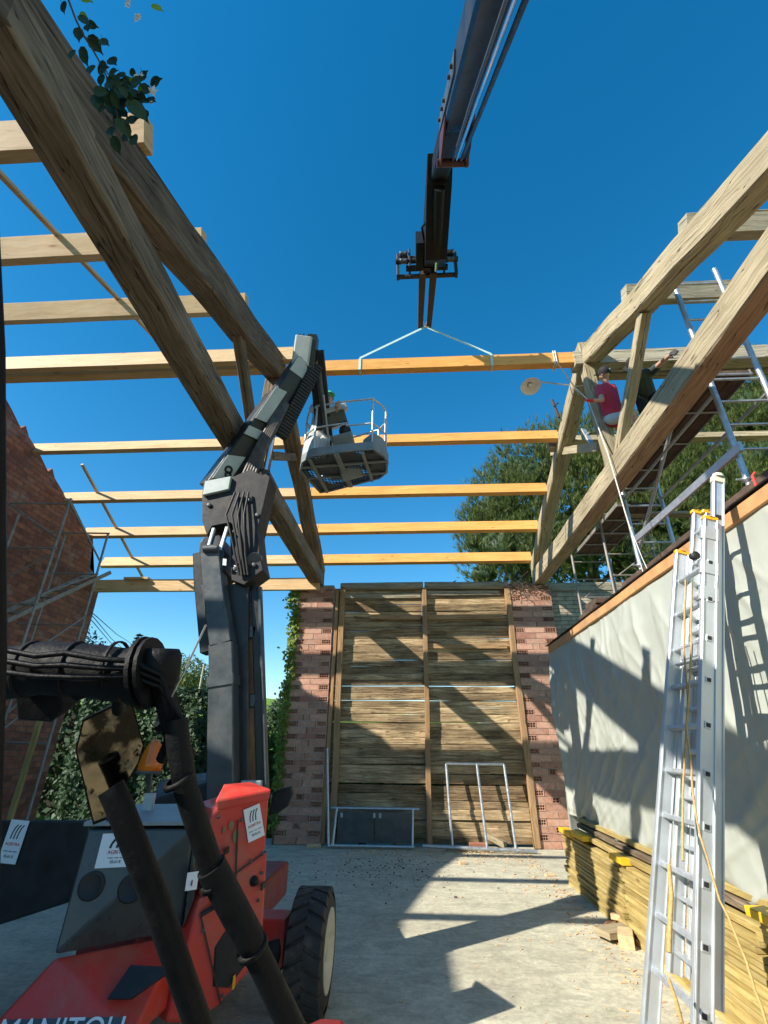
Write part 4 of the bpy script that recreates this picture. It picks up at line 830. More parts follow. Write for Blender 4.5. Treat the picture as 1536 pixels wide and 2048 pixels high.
# mesh floor: perforated strips
ax_=(fl[5]-fl[1]).normalized(); ay=Vector((0,0,1)).cross(ax_)
def inside(p):
    c=False; n=len(fl)
    for k in range(n):
        a2,b3=fl[k]*.97+C0*.03,fl[(k+1)%n]*.97+C0*.03
        if ((a2.y>p.y)!=(b3.y>p.y)) and p.x<(b3.x-a2.x)*(p.y-a2.y)/(b3.y-a2.y)+a2.x: c=not c
    return c
m=MB(); s=.055; rr=random.Random(2)
for i in range(-24,25):
    for j in range(-20,21):
        p=C0+ax_*(i*s)+ay*(j*s)
        if inside(p):
            p.z=ZB+.03
            if noise.noise(Vector((i*.11,j*.16,0)))<.10: m.beam(p-ax_*s*.5,p+ax_*s*.5,s,.006,ch=0)
            else:
                m.beam(p-ax_*s*.5,p+ax_*s*.5,.018,.006,ch=0); m.beam(p-ay*s*.5,p+ay*s*.5,.018,.006,ch=0)
m.build('basket_floor',GRY,CP)
m=MB()
for f in (-.45,.0,.4):
    c=C0+ax_*f; L1=[c+ay*t for t in [k*.02-1 for k in range(100)] if inside(c+ay*t)]; 
    if L1: m.beam(L1[0]+Vector((0,0,-.01)),L1[-1]+Vector((0,0,-.01)),.08 if f==.0 else .05,.05)
for f in (-.15,.2):
    c=C0+ay*f; L1=[c+ax_*t for t in [k*.02-1.3 for k in range(130)] if inside(c+ax_*t)]
    if L1: m.beam(L1[0],L1[-1],.04,.04)
m.build('floor_bearer',BSK,CP)
def bpt(x,y,zz):  # point in basket at height above floor
    return pZ(x,y,ZB+zz)
def inset(i,zz,k=.06): p=C0+(fl[i]-C0)*(1-k); return p+Vector((0,0,zz))
m=MB(); hgt=.98
seq=[6,8,9]
order=[10,11,0,2,4,5,6,8]
def rail(idx,zz,r=.017):
    pts=[inset(i,zz) for i in idx]; q=[pts[0]]
    for a2,b3 in zip(pts,pts[1:]): q+= [a2.lerp(b3,.12),a2.lerp(b3,.88),b3]
    m.tube(q,r,8)
rail([9,10,11,0,2],hgt); rail([4,5,6,7,8,9],hgt); rail([2,4],hgt); rail([9,10,11,0,2],.55,.014); rail([4,5,6,7,8,9],.5,.014); rail([2,4],.55,.014)
m.build('guard_rail',BRAIL,CP)
for i in (0,2,4,5,6,8,10): 
    m=MB(); m.tube([inset(i,.1),inset(i,hgt)],.017,8); m.build('rail_post',BRAIL,CP)
# control box + grey column + rounded shields
cb=C0+(fl[9]-C0)*.85
m=MB(); q=pD(668,838,8.05); m.beam(pD(650,845,8.05),pD(692,832,8.05),.30,.28,up=BX,ch=.03); o=m.build('control_box',GCOV,CP,bevel=.02)
m=MB(); m.beam(pD(650,826,7.98),pD(694,813,7.98),.26,.09,up=BX,ch=.01); m.build('box_lid',LGR,o)
m=MB(); m.beam(pD(682,868,7.75),pD(706,958,7.85),.36,.2,up=CX,ch=.03); m.build('basket_column',BSK,CP,bevel=.01)
m=MB(); m.lathe(pD(668,885,7.9),-CX,[(-.02,.07),(.01,.07),(.01,0)],16); m.lathe(pD(690,862,7.9),-CX,[(-.05,.10),(.01,.10),(.01,0)],16); m.build('knob',SOOT,CP)
m=MB(); m.hull([inset(11,.1,0),inset(0,.1,0),inset(10,.1,0),inset(11,.42,.02),inset(0,.42,.02),inset(10,.42,.05),inset(10,.1,.25),inset(10,.42,.25)]); m.build('left_shield',LGR,CP,bevel=.03)
m=MB(); m.hull([inset(6,.1,0),inset(7,.1,0),inset(8,.1,0),inset(6,.34,.03),inset(7,.36,.03),inset(8,.34,.03),inset(8,.1,.4),inset(8,.34,.4),inset(6,.1,.25),inset(6,.34,.25)]); m.build('right_shield',BSK,CP,bevel=.04)
m=MB(); m.lathe(pD(736,925,7.75),Vector((0,0,1)),[(-.09,.11),(0,.09),(.08,.045),(.10,0)],20); m.build('rounded_lamp',LGR,CP)

# hoses looping over the elbow
for k in range(4):
    m=MB(); m.tube([pY(470+k*9,985,Y0-.2),pY(452+k*12,1030,Y0-.26),pY(462+k*9,1070,Y0-.25),pY(470+k*7,1110,Y0-.22),pY(478+k*6,1150,Y0-.2)],.016,6); m.build('hydraulic_hose',SOOT,CP)
m=MB()
for (x,y) in ((470,1138),(480,1128),(418,1010),(455,1060),(500,1000),(515,1030),(508,1130),(430,1075)): m.lathe(pY(x,y,Y0-.17),(0,-1,0),[(0,.03),(.012,.03),(.016,.018),(.016,0)],10)
m.build('bolts',GRY,CP)
# mirror added in place of the windscreen's reflection, tilted down towards the yard behind
dm=ray(225,1540).normalized(); rdir=Vector((.75,-1,-.40)).normalized(); nm=(rdir-dm).normalized(); mc=pD(225,1540,.86)
def mp_(x,y): d=ray(x,y); return EYE+d*((mc-EYE).dot(nm)/d.dot(nm))
q=[mp_(x,y) for x,y in ((165,1440),(250,1398),(266,1410),(288,1490),(278,1525),(212,1640),(186,1650),(150,1500))]
m=MB(); m.prism(q,nm*-.02); hs_=m.build('added_mirror_housing',CAB,TH); cc=sum(q,Vector())/8
m=MB(); m.prism([cc+(p-cc)*.95+nm*.002 for p in q],nm*-.002); m.build('added_mirror_glass',MIR,hs_)
m=MB(); m.tube([pD(240,1352,.80),pD(238,1420,.86)],.012,8); m.build('added_mirror_stem',CAB,TH)

# panel gaps, hinges and screws on the red hood
for a,e in (((405,1793),(530,1702)),((470,1762),(474,1640)),((400,1830),(440,2005))):
    m=MB(); m.beam(P(*a)+nP*.016,P(*e)+nP*.016,.008,.010,ch=0); m.build('panel_gap',INK,CP)
m=MB()
for (x,y) in ((415,1780),(440,1765),(500,1722),(524,1706),(540,1592),(436,1634),(482,1640),(455,1850),(515,1800),(522,1745),(445,1990),(405,1860)): m.lathe(P(x,y)+nP*.014,nP,[(0,.012),(.006,.012),(.009,.007),(.009,0)],8)
m.build('screws',GRY,CP)
for (x,y) in ((452,1700),(525,1770)): m=MB(); c=P(x,y)+nP*.018; m.box(c+Vector((-.006,-.05,-.02)),c+Vector((.008,.05,.02)),ch=.004); m.build('hinge',SOOT,CP)
m=MB(); m.tube([pZ(215,1640,1.53),pZ(225,1628,1.56),pZ(262,1622,1.56),pZ(270,1630,1.53)],.010,8); m.build('grab_handle',GRY,CP)

# clutter on the mirror arm: lamp body, plate, cables and ties
m=MB(); m.prism([pD(28,1375,.82),pD(112,1368,.82),pD(128,1420,.82),pD(100,1446,.82),pD(34,1440,.82)],CX*.05); m.build('work_lamp',CAB,TH,bevel=.004)
m=MB(); m.prism([pD(118,1330,.77),pD(170,1322,.77),pD(178,1392,.77),pD(150,1404,.77),pD(124,1380,.77)],CX*.012); m.build('arm_plate',CAB,TH,bevel=.002)
for k in range(3):
    m=MB(); m.tube([pD(10,1300+k*22,.75),pD(70,1312+k*20,.745),pD(130,1306+k*24,.745),pD(200,1318+k*18,.75),pD(262,1322+k*15,.755),pD(322,1350+k*12,.765),pD(352+k*6,1440,.77)],.0045,6); m.build('cable',CAB,TH)
for x in (60,150,232): m=MB(); m.lathe(pD(x,1338,.80),(ray(x+10,1338)-ray(x,1338)),[(-.003,.043),(-.003,.0455),(.003,.0455),(.003,.043)],20); m.build('cable_tie',CAB,TH)
for (x,y) in ((358,1560),(432,1760),(505,1896)): m=MB(); m.lathe(pD(x,y,.752),(ray(x+20,y+45)-ray(x,y)),[(-.004,.018),(-.004,.0245),(.004,.0245),(.004,.018)],20); m.build('clamp_ring',CAB,TH)
# ================================================================ PEOPLE
def blob(name,caps,mat,parent,vox=.011,smooth=3):
    # one continuous surface: tapered capsules fused by a voxel remesh
    m=MB()
    for p,r0,q,r1 in caps:
        p=Vector(p);q=Vector(q);d=q-p; L_=d.length
        if L_<1e-5: d=Vector((0,0,1)); L_=1e-5
        d=d.normalized(); pr=[]
        for k in range(7): a=math.pi/2*(1-k/6); pr.append((-r0*math.sin(a),r0*math.cos(a)+1e-4))
        for k in range(7): a=math.pi/2*k/6; pr.append((L_+r1*math.sin(a),r1*math.cos(a)+1e-4))
        m.lathe(p,d,pr,16)
    o=m.build(name,mat,parent); bm=bmesh.new(); bm.from_mesh(o.data); bmesh.ops.remove_doubles(bm,verts=bm.verts,dist=3e-4); bmesh.ops.recalc_face_normals(bm,faces=bm.faces); bm.to_mesh(o.data); bm.free()
    md=o.modifiers.new('r','REMESH'); md.mode='VOXEL'; md.voxel_size=vox; md.use_smooth_shade=True
    s=o.modifiers.new('s','SMOOTH'); s.iterations=smooth; s.factor=.5
    dg=bpy.context.evaluated_depsgraph_get(); dg.update(); me=bpy.data.meshes.new_from_object(o.evaluated_get(dg)); o.modifiers.clear(); o.data=me; me.name=name
    if not me.materials: me.materials.append(mat)
    me.polygons.foreach_set('use_smooth',[True]*len(me.polygons)); return o
def person(J,label,shirt,pants,cap,glove,short=False,facing=(0,1,0),brim=(0,1,0),shoes=BLK):
    P_=thing('person',J['hip'],label,'person'); f=Vector(facing).normalized(); hd=J['head']; nk=J['neck']; hp=J['hip']
    sd=(J['shr']-J['shl']).normalized(); up=(nk-hp).normalized(); hs=(J['thr']-J['thl']).normalized()
    ch=hp+(nk-hp)*.78
    def torso(g,lo=0.0):
        b0=hp+up*lo
        return [(J['shl'],.062+g,J['shr'],.062+g),(ch-sd*.075,.105+g,b0-hs*.06,.095+g),(ch+sd*.075,.105+g,b0+hs*.06,.095+g),(ch,.11+g,b0,.105+g),(ch,.10+g,nk-up*.03,.055+g)]
    B_=torso(0)
    ax=(hd-nk).normalized(); sh=f.cross(ax).normalized()
    B_+=[(nk-up*.04,.055,hd-ax*.05,.055),(hd+ax*.03,.092,hd-ax*.02+f*.012,.086),(hd-ax*.035+f*.03,.06,hd-ax*.075+f*.045,.042),(hd+f*.088,.012,hd+f*.108-ax*.02,.015),(hd+sh*.09,.018,hd+sh*.092-ax*.02,.014),(hd-sh*.09,.018,hd-sh*.092-ax*.02,.014)]
    hand={}
    for s in 'lr':
        e=J['el'+s]; a=J['wr'+s]; d=(a-e).normalized(); q=d.orthogonal().normalized(); v=d.cross(q)
        B_+=[(J['sh'+s],.056,e,.042),(e,.042,a,.027)]
        H=[(a,.027,a+d*.03,.03),(a+d*.03-q*.018,.022,a+d*.085-q*.03,.017),(a+d*.03+q*.018,.022,a+d*.085+q*.03,.017),(a+d*.03,.024,a+d*.085,.019)]
        w0=a+d*.088
        for of,ln in ((-.032,.055),(-.011,.066),(.011,.07),(.032,.062)):
            k1=w0+q*of+d*ln*.5+v*.012; k2=w0+q*of*.95+d*ln*.75+v*.04; H+=[(w0+q*of,.0105,k1,.010),(k1,.010,k2,.009)]
        t0=a+d*.035+q*.035; t1=a+d*.065+q*.058+v*.015; H+=[(t0,.014,t1,.0115),(t1,.0115,t1+d*.03+v*.02,.010)]
        hand[s]=H; B_+=H
        kn=J['kn'+s]; an=J['an'+s]; B_+=[(J['th'+s],.088,kn,.056),(kn,.056,kn.lerp(an,.3),.054),(kn.lerp(an,.3),.054,an,.036),(an,.036,an+Vector(J.get('toe',f))*.12-Vector((0,0,.05)),.032)]
    blob('body',B_,SKIN,P_,.0085,2)
    S=torso(.016,-.06)
    for s in 'lr': m_=J['sh'+s].lerp(J['el'+s],.62); S+=[(J['sh'+s],.074,m_,.064)]
    # folds
    rr_=random.Random(len(label))
    for _ in range(9): c=ch.lerp(hp,rr_.random())+sd*rr_.uniform(-.12,.12)-f*.09; S.append((c,.016,c+up*.03+sd*rr_.uniform(-.12,.12),.012))
    blob('shirt',S,shirt,P_,.012,2)
    T=[(hp-hs*.07-up*.02,.112,hp+hs*.07-up*.02,.112)]
    for s in 'lr':
        kn=J['kn'+s]; an=J['an'+s]; T+=[(J['th'+s],.106,kn,.076)]
        if not short: T+=[(kn,.076,kn.lerp(an,.85),.058)]
    blob('shorts' if short else 'trousers',T,pants,P_,.012,2)
    for s in 'lr':
        m=MB(); a=J['an'+s]; d=Vector(J.get('toe',f)); d.z=0; d.normalize(); s3=d.cross(Vector((0,0,1))); m.hull([a+Vector((0,0,.05))+c for c in (s3*.045,-s3*.045)]+[a-d*.07-Vector((0,0,.08))+s3*.04,a-d*.07-Vector((0,0,.08))-s3*.04,a+d*.19-Vector((0,0,.08))+s3*.045,a+d*.19-Vector((0,0,.08))-s3*.045,a+d*.19-Vector((0,0,.035)),a+d*.06+Vector((0,0,.02))+s3*.03,a+d*.06+Vector((0,0,.02))-s3*.03,a-d*.06+Vector((0,0,.04))]); m.build('shoe',shoes,P_,bevel=.015)
    if glove:
        for s in 'lr': blob('glove',[(p,r0+.004,q,r1+.004) for p,r0,q,r1 in hand[s]],glove,P_,.006,1)
    if cap:
        m=MB(); m.lathe(hd+ax*.02,ax,[(-.02,.108),(.03,.112),(.075,.097),(.11,.06),(.125,.0)],20)
        br=Vector(brim).normalized(); br=(br-ax*br.dot(ax)).normalized(); sb=ax.cross(br)
        c=hd+ax*.015; q=[c+sb*.08+br*.06,c+sb*.07+br*.15,c+sb*.03+br*.185,c-sb*.03+br*.185,c-sb*.07+br*.15,c-sb*.08+br*.06]; m.prism(q,ax*.012); m.build('cap',cap,P_)
        if cap is not CGN:
            m=MB(); m.lathe(hd+ax*.06-br*.105,-br,[(0,.022),(.006,.022),(.006,0)],12); m.build('cap_badge',LGR,P_)
    for s in (-1,1): m=MB(); m.lathe(hd+f*.088+sh*s*.033+ax*.012,f,[(0,.010),(.005,.008),(.008,0)],8); m.build('eye',INK,P_)
    m=MB(); m.beam(hd+f*.094-sh*.022-ax*.052,hd+f*.094+sh*.022-ax*.052,.008,.006); m.build('mouth',REDI,P_)
    return P_
V=Vector
# worker in crimson shirt (sits astride behind the king post, looking away to the left)
def at3(x,y,X): return pX(x,y,X)
hX=3.64
J=dict(hip=at3(1228,836,hX),neck=at3(1211,768,3.60),head=at3(1209,748,3.58))
J['shl']=at3(1199,777,3.50); J['shr']=at3(1224,776,3.78); J['ell']=at3(1204,800,3.38); J['wrl']=at3(1186,801,3.24)
J['elr']=rel0=J['shr']+V((.06,.10,-.27)); J['wrr']=J['elr']+V((.12,-.08,-.16))
J['thl']=J['hip']+V((-.07,-.04,-.06)); J['thr']=J['hip']+V((.10,-.02,-.06))
J['knr']=at3(1250,862,3.86); J['anr']=J['knr']+V((.03,.10,-.44)); J['knl']=J['hip']+V((-.16,-.42,-.16)); J['anl']=J['knl']+V((-.02,.06,-.40))
J['knl']=J['hip']+V((.10,-.40,-.22)); J['anl']=J['knl']+V((.16,.08,-.42))
PA=person(J,'person in crimson t-shirt, black cap and red gloves behind the king post',CLR,CGR,CAPB,GLR,short=True,facing=(-.45,.8,-.3),brim=(-.4,.8,-.2))
FOOTZ=J['anr'].z-.09
J=dict(hip=at3(1291,788,4.10),neck=at3(1274,742,3.84),head=at3(1268,728,3.74))
J['shl']=at3(1268,752,3.72); J['shr']=at3(1303,744,4.06); J['elr']=at3(1322,726,4.0); J['wrr']=at3(1343,708,3.86)
J['ell']=J['shl']+V((-.02,.10,-.27)); J['wrl']=J['ell']+V((-.08,.20,-.10))
J['thl']=J['hip']+V((-.09,.0,-.06)); J['thr']=J['hip']+V((.09,.0,-.06))
J['knl']=J['hip']+V((-.10,.02,-.46)); J['knr']=J['hip']+V((.14,-.06,-.45)); J['anl']=J['knl']+V((-.02,.18,-.42)); J['anr']=J['knr']+V((0,.18,-.42))
PB=person(J,'person in dark t-shirt and black trousers leaning over and reaching up to the right',CDK,CBK,CAPB,GLK,facing=(-.5,.3,-.6),brim=(-.6,.3,-.4))
FOOTZ2=J['anl'].z-.09
def rel(p,dx,dy,dz): return p+V((dx,dy,dz))
# worker in the basket
hd=pD(655,797,8.35)
J=dict(head=hd,neck=hd+V((-.02,0,-.17)),hip=hd+V((-.10,.05,-.72)))
J['shl']=J['neck']+V((-.19,0,-.07)); J['shr']=J['neck']+V((.17,.02,-.07)); J['ell']=pD(622,818,8.3); J['wrl']=pD(634,800,8.15); J['elr']=J['shr']+V((.05,-.15,-.24)); J['wrr']=J['elr']+V((.04,-.22,.02))
J['thl']=J['hip']+V((-.10,0,-.1)); J['thr']=J['hip']+V((.10,0,-.1))
zf=6.0+.04+.09
J['anl']=V((J['hip'].x-.15,J['hip'].y+.02,zf)); J['anr']=V((J['hip'].x+.08,J['hip'].y+.02,zf))
J['knl']=J['anl'].lerp(J['thl'],.5)+V((0,-.06,0)); J['knr']=J['anr'].lerp(J['thr'],.5)+V((0,-.06,0))
person(J,'person with a green cap standing in the raised lift basket',CWH,CGR,CGN,None,short=True,facing=(.5,-.7,-.1),brim=(.5,-.7,-.1))
# ================================================================ LADDER
LD=thing('extension_ladder',(1.45,3.8,0),'tall aluminium extension ladder with yellow end caps leaning on the loft edge','ladder')
def lx(z,off=0): return 1.28+.30*z+off
slope=V((.30,0,1)).normalized(); across=V((1,0,-.30)).normalized()
def rail_(Y0_,Y1_,z0,z1,off,w_=.10,t_=.028,mat=ALU):
    m=MB(); a=V((lx(z0,off),Y0_,z0)); e=V((lx(z1,off),Y1_,z1)); d=(e-a).normalized()
    m.beam(a,e,t_,w_,up=across,ch=.004)
    for s in (-1,1): m.beam(a+across*s*(w_/2-.006),e+across*s*(w_/2-.006),t_+.022,.010,up=across,ch=.002)
    o=m.build('rail',mat,LD); return a,e,o
aR=rail_(3.52,3.55,.0,3.62,0); aL=rail_(4.13,3.98,.0,3.50,0)
bR=rail_(3.575,3.60,.75,3.98,.085,.085); bL=rail_(4.01,3.90,.75,3.84,.085,.085)
bL2=rail_(3.93,3.86,.75,3.82,.15,.06)
def capp(p,w_=.10):
    m=MB(); m.beam(p-slope*.004,p+slope*.022,.05,w_+.012,up=across,ch=.008); m.lathe(p+slope*.02,slope,[(0,.035),(.012,.022),(.016,0)],12); m.build('end_cap',ORG,LD)
for q in (aR,aL,bL,bL2): capp(q[1])
m=MB(); m.beam(bR[1],bR[1]+slope*.05,.055,.1,up=across,ch=.01); m.lathe(bR[1]+slope*.05,slope,[(0,.045),(.03,.04),(.045,.0)],14); m.build('top_wheel',surf('cream_plastic',(.7,.66,.5),.5,0,.1,9,0),LD)
def lerpY(a,e,z): t=(z-a.z)/(e.z-a.z); return a.lerp(e,t)
z=.18; k=0
while z<3.5:
    p0=lerpY(aR[0],aR[1],z); p1=lerpY(aL[0],aL[1],z); m=MB(); m.beam(p0,p1,.034,.030,up=slope,ch=.005); m.beam(p0+across*.015,p1+across*.015,.006,.036,up=slope,ch=0); m.build('rung',ALUD,LD)
    m=MB(); c=p0-V((0,.0175,0)); m.beam(c-across*.0-slope*.021,c+slope*.021,.007,.042,up=across,ch=.004); o=m.build('rung_end',ALUD,LD)
    m=MB(); c=p0-V((0,.0225,0)); m.beam(c-slope*.013,c+slope*.013,.004,.026,up=across,ch=0); m.build('rung_hole',INK,o)
    z+=.28
z=.86
while z<3.8:
    p0=lerpY(bR[0],bR[1],z); p1=lerpY(bL[0],bL[1],z); m=MB(); m.beam(p0,p1,.032,.028,up=slope,ch=.005); m.build('rung',ALUD,LD)
    if z>3.5: 
        m=MB(); c=p0-V((0,.0175,0)); m.beam(c-slope*.018,c+slope*.018,.006,.036,up=across,ch=0); m.build('rung_hole',INK,LD)
    z+=.28
for zz_ in (3.50,3.02,3.22):   # guide brackets
    p0=lerpY(aR[0],aR[1],zz_); m=MB(); m.beam(p0-slope*.05,p0+slope*.05,.045,.125,up=across,ch=.006); m.build('guide_bracket',ALU,LD)
m=MB(); p=lerpY(aL[0],aL[1],2.66); p2=lerpY(aR[0],aR[1],2.66); m.beam(p.lerp(p2,.25),p.lerp(p2,.75),.02,.12,up=slope,ch=.004); m.beam(p.lerp(p2,.1)-slope*.08,p.lerp(p2,.9)-slope*.08,.03,.02,up=slope); m.build('rung_hook',ALUD,LD)
m=MB(); p=lerpY(aL[0],aL[1],3.45).lerp(lerpY(aR[0],aR[1],3.45),.45); m.lathe(p+V((0,-.02,-.04)),(0,1,0),[(0,.0),(0,.035),(.02,.03),(.04,.035),(.04,0)],14); m.build('pulley',INK,LD)
for (pp) in (aR[0],aL[0]): m=MB(); m.beam(pp,pp+slope*.10,.05,.12,up=across,ch=.01); m.build('foot',INK,LD)
def rope(pts,r,mat,name,label,cat='rope',sub=5,sag=.0):
    q=[]
    for a,e in zip(pts,pts[1:]):
        for s in range(sub): t=s/sub; q.append(V(a).lerp(V(e),t)+V((noise.noise(V((t*3,a[0],a[2])))*.008,0,-sag*math.sin(t*math.pi))))
    q.append(V(pts[-1])); m=MB(); m.tube(q,r,6); return tag(m.build(name,mat,origin=pts[0]),label,cat)
def lp(x,y,X): return pX(x,y,X)
rope([lp(1371,1160,2.14),lp(1368,1300,1.98),lp(1376,1420,1.84),lp(1366,1560,1.70),lp(1366,1722,1.5)],.0065,ROPEY,'rope','yellow hoisting rope hanging straight down inside the ladder')
rope([lp(1383,1165,2.14),lp(1382,1320,1.95),lp(1372,1450,1.8),lp(1383,1540,1.70),lp(1386,1590,1.66),lp(1400,1670,1.58),lp(1440,1800,1.55),lp(1480,1890,1.52),lp(1510,1980,1.48),lp(1536,2060,1.45)],.006,ROPEY,'rope','brown rope end swinging out from the ladder to the lower right')
m=MB(); q=[lp(1338,1730,1.53),lp(1343,1790,1.47),lp(1340,1850,1.42),lp(1338,1905,1.37)]; m.tube(q,.012,6); m.tube([lp(1338,1960,1.32),lp(1352,2000,1.28),lp(1364,2048,1.24)],.01,6); tag(m.build('yellow_strap',ROPEY,origin=q[0]),'flat yellow strap dangling between the lower ladder rungs','strap')
# ================================================================ LAMP + ROPE ON THE KING POST
lm=pX(1060,770,2.35); t=thing('barn_lamp',lm,'white enamel barn lamp on a long thin arm beside the king post','lamp')
nd=V((0.05,-.35,-1)).normalized()
m=MB(); m.lathe(lm,nd,[(-.13,.0),(-.13,.03),(-.10,.05),(-.04,.06),(-.02,.07),(0,.14),(.05,.185),(.055,.19),(.05,.178),(.0,.13),(-.02,.05)],28); m.build('lamp_shade',ENAM,t)
m=MB(); m.lathe(lm+nd*.0,nd,[(-.05,.0),(-.05,.025),(.0,.04),(.04,.03),(.055,0)],14); m.build('bulb',BULB,t)
kp=pX(1137,770,3.36); m=MB(); m.tube([lm-nd*.10,lm-nd*.10+V((.12,.0,.02)),kp],.014,8); m.tube([lm-nd*.10+V((.08,0,.0)),lm-nd*.10+V((.14,0,.03))],.022); m.build('lamp_arm',GALV,t)
e1=pY(1112,722,PR.y-.03); k1=pX(1150,775,3.36); k2=pX(1176,800,3.36)
rope([e1,k1],.012,ROPEW,'rope','white rope tied round the end of the hanging ridge beam',sub=4)
m=MB(); 
for dx in (-.02,.02): m.tube([V((e1.x+dx,PR.y-.02,PR.z-.02)),V((e1.x+dx,PR.y-.02,PR.z+.29)),V((e1.x+dx,PR.y+.18,PR.z+.29)),V((e1.x+dx,PR.y+.18,PR.z-.02)),V((e1.x+dx,PR.y-.02,PR.z-.02))],.012,6)
tag(m.build('rope_knot',ROPEW,origin=e1),'loops of white rope wound round the right end of the ridge beam','rope')
rope([k1,k2,pX(1215,905,3.34),pX(1262,1062,3.3)],.011,ROPEW,'rope','pale rope running from the king post down across the tie beam',sub=4)
rope([pX(1262,1062,3.3),pX(1290,1160,3.1),pX(1368,1330,2.5)],.006,ROPEW,'rope','thin rope strand ending beside the ladder, left one of two',sub=4)
rope([pX(1262,1062,3.3),pX(1312,1180,3.1),pX(1385,1345,2.5)],.006,ROPEW,'rope','thin rope strand ending beside the ladder, right one of two',sub=4)
c=k1; m=MB(); m.tube([c+V((0,-.03,0)),c+V((.1,-.08,-.03)),c+V((.30,-.10,.10)),c+V((.34,.1,.12))],.008); m.tube([c,c+V((-.02,-.06,-.12)),c+V((.03,-.05,-.22))],.006); tag(m.build('rope_coil',ROPEW,origin=c),'loose turns of cord round the king post at the lamp arm','rope')
c=pX(1105,803,3.35); m=MB(); m.beam(pX(1104,800,3.3),pX(1118,835,3.35),.05,.05); m.beam(pX(1108,812,3.3),pX(1116,806,3.3),.03,.03); tag(m.build('rusty_bracket',RUST,origin=c),'dark rusty hooked bracket sticking out left of the far rafter','bracket')
m=MB(); m.beam(pX(1166,858,3.75),pX(1186,892,3.75),.10,.04); m.beam(pX(1173,868,3.75),pX(1180,864,3.75),.03,.03); tag(m.build('clamp',GALV,origin=c),'grey metal clamp behind the king post, over the short strut','clamp')
# ================================================================ RIGHT SCAFFOLD
def tubeo(parent,a,e,r=.024,name='tube',mat=GALV): m=MB(); m.tube([a,e],r,10); return m.build(name,mat,parent)
def foot(p,par): m=MB(); m.lathe(p,(0,0,1),[(-.0,.075),(.02,.075),(.025,.03),(.10,.03),(.11,.055),(.15,.055),(.16,.024),(.3,.024)],16); m.tube([p+V((-.12,0,.13)),p+V((.12,0,.13))],.012); m.build('base_jack',GALV,par)
SC=thing('scaffold_tower',(3.2,4.4,3.85),'aluminium scaffold tower standing on the loft, with dark wooden decks','scaffold')
F1=pX(1282,1140,3.95); F2=pX(1500,975,3.95); ZS=min(F1.z,F2.z)-.02
xb=F1.x; yb1,yb2=F1.y,F2.y; xo=.66
ztp=[8.3,7.05]
for (x,y,top) in ((xb,yb1,7.3),(xb,yb2,8.15),(xb+xo,yb1,7.3),(xb+xo,yb2,8.42)):
    tubeo(SC,V((x,y,ZS+.14)),V((x,y,top)),.036,'post'); foot(V((x,y,ZS)),SC)
for y in (yb1,yb2):
    z=5.25
    while z<(8.3 if y==yb2 else 7.2): tubeo(SC,V((xb,y,z)),V((xb+xo,y,z)),.018,'rung'); z+=.36
    tubeo(SC,V((xb,y,6.3)),V((xb+xo*.95,y,7.4)),.022,'brace')
a=pX(1262,1082,xb+.02); e=V((xb+.02,yb2-.02,5.0)); a=pX(1272,1078,xb-.05); e=pX(1482,892,xb-.05)
m=MB(); m.beam(a,e,.04,.12); m.build('ladder_beam',GALV,SC)
tubeo(SC,pX(1276,1105,xb+.1),pX(1358,800,xb+.1),.028,'brace')
for x in (xb,xb+xo): tubeo(SC,V((x,yb1,6.1)),V((x,yb2,6.1)),.024,'brace')
m=MB()
for k in range(5): m.beam((4.6,yb2-.7,3.9+.19*k*(ZS-3.8)/.95),(4.6,yb1+.6,3.9+.19*k*(ZS-3.8)/.95),1.5,.18*(ZS-3.8)/.95,seg=4,jit=.01)
tag(m.build('board_pile',DECK,origin=(4.6,6.5,3.9)),'high pile of dark boards on the loft carrying the scaffold tower','boards')
# long decks (undersides in shade) running away from the viewer
def deck(x0,x1,y0,y1,z,label):
    t=thing('scaffold_deck',((x0+x1)/2,(y0+y1)/2,z),label,'deck'); m=MB(); n=3
    for k in range(n): a=x0+(x1-x0)*k/n; m.box((a+.006,y0,z),(a+(x1-x0)/n-.006,y1,z+.045),ch=.004)
    m.build('boards',DECK,t)
    for y in [y0+(y1-y0)*k/4 for k in range(5)]:
        m=MB(); m.beam((x0-.02,y,z-.02),(x1+.02,y,z-.02),.03,.03); m.build('cross_bearer',GALV,t)
    for x in (x0-.012,x1+.012): m=MB(); m.beam((x,y0,z+.02),(x,y1,z+.02),.018,.09); m.build('side_rail',SCAF,t)
    return t
dz=FOOTZ-.07
dq=pZ(1482,746,min(dz,FOOTZ2-.07)); deck(3.97,max(4.5,dq.x),dq.y,8.3,min(dz,FOOTZ2-.07),'dark wooden scaffold deck under the two workers, seen from below')
deck(4.0,4.7,8.4,11.0,min(dz,FOOTZ2-.07)-.25,'second dark deck farther back, continuing behind the first')

# loft contents: dark boards stacked on the loft floor behind the edge
def lad(x,y0,zb,h_,w_,lean,lab,mt=SCAF,axis='x'):
    t=thing('scaffold_lattice',(x,y0,zb),lab,'scaffold'); 
    s=V((w_,0,0)) if axis=='x' else V((0,w_,0)); up=V((lean,0.0,h_)); o=V((x,y0,zb))
    tubeo(t,o,o+up,.024,'post',mt); tubeo(t,o+s,o+s+up,.024,'post',mt)
    n=int(h_/.38)
    for k in range(n): q=o+up*((k+.6)/n); tubeo(t,q,q+s,.014,'rung',mt)
    for k in range(0,n-1,2): q=o+up*((k+.6)/n); q2=o+up*((k+1.6)/n); tubeo(t,q+s*.15,q2+s*.85,.012,'brace',mt)
    return t
lad(3.85,9.0,3.85,2.6,.9,.0,'scaffold frame with small triangular braces behind the first tower')
lad(3.6,10.2,3.85,2.0,.8,.0,'far scaffold frame low behind the loft edge')

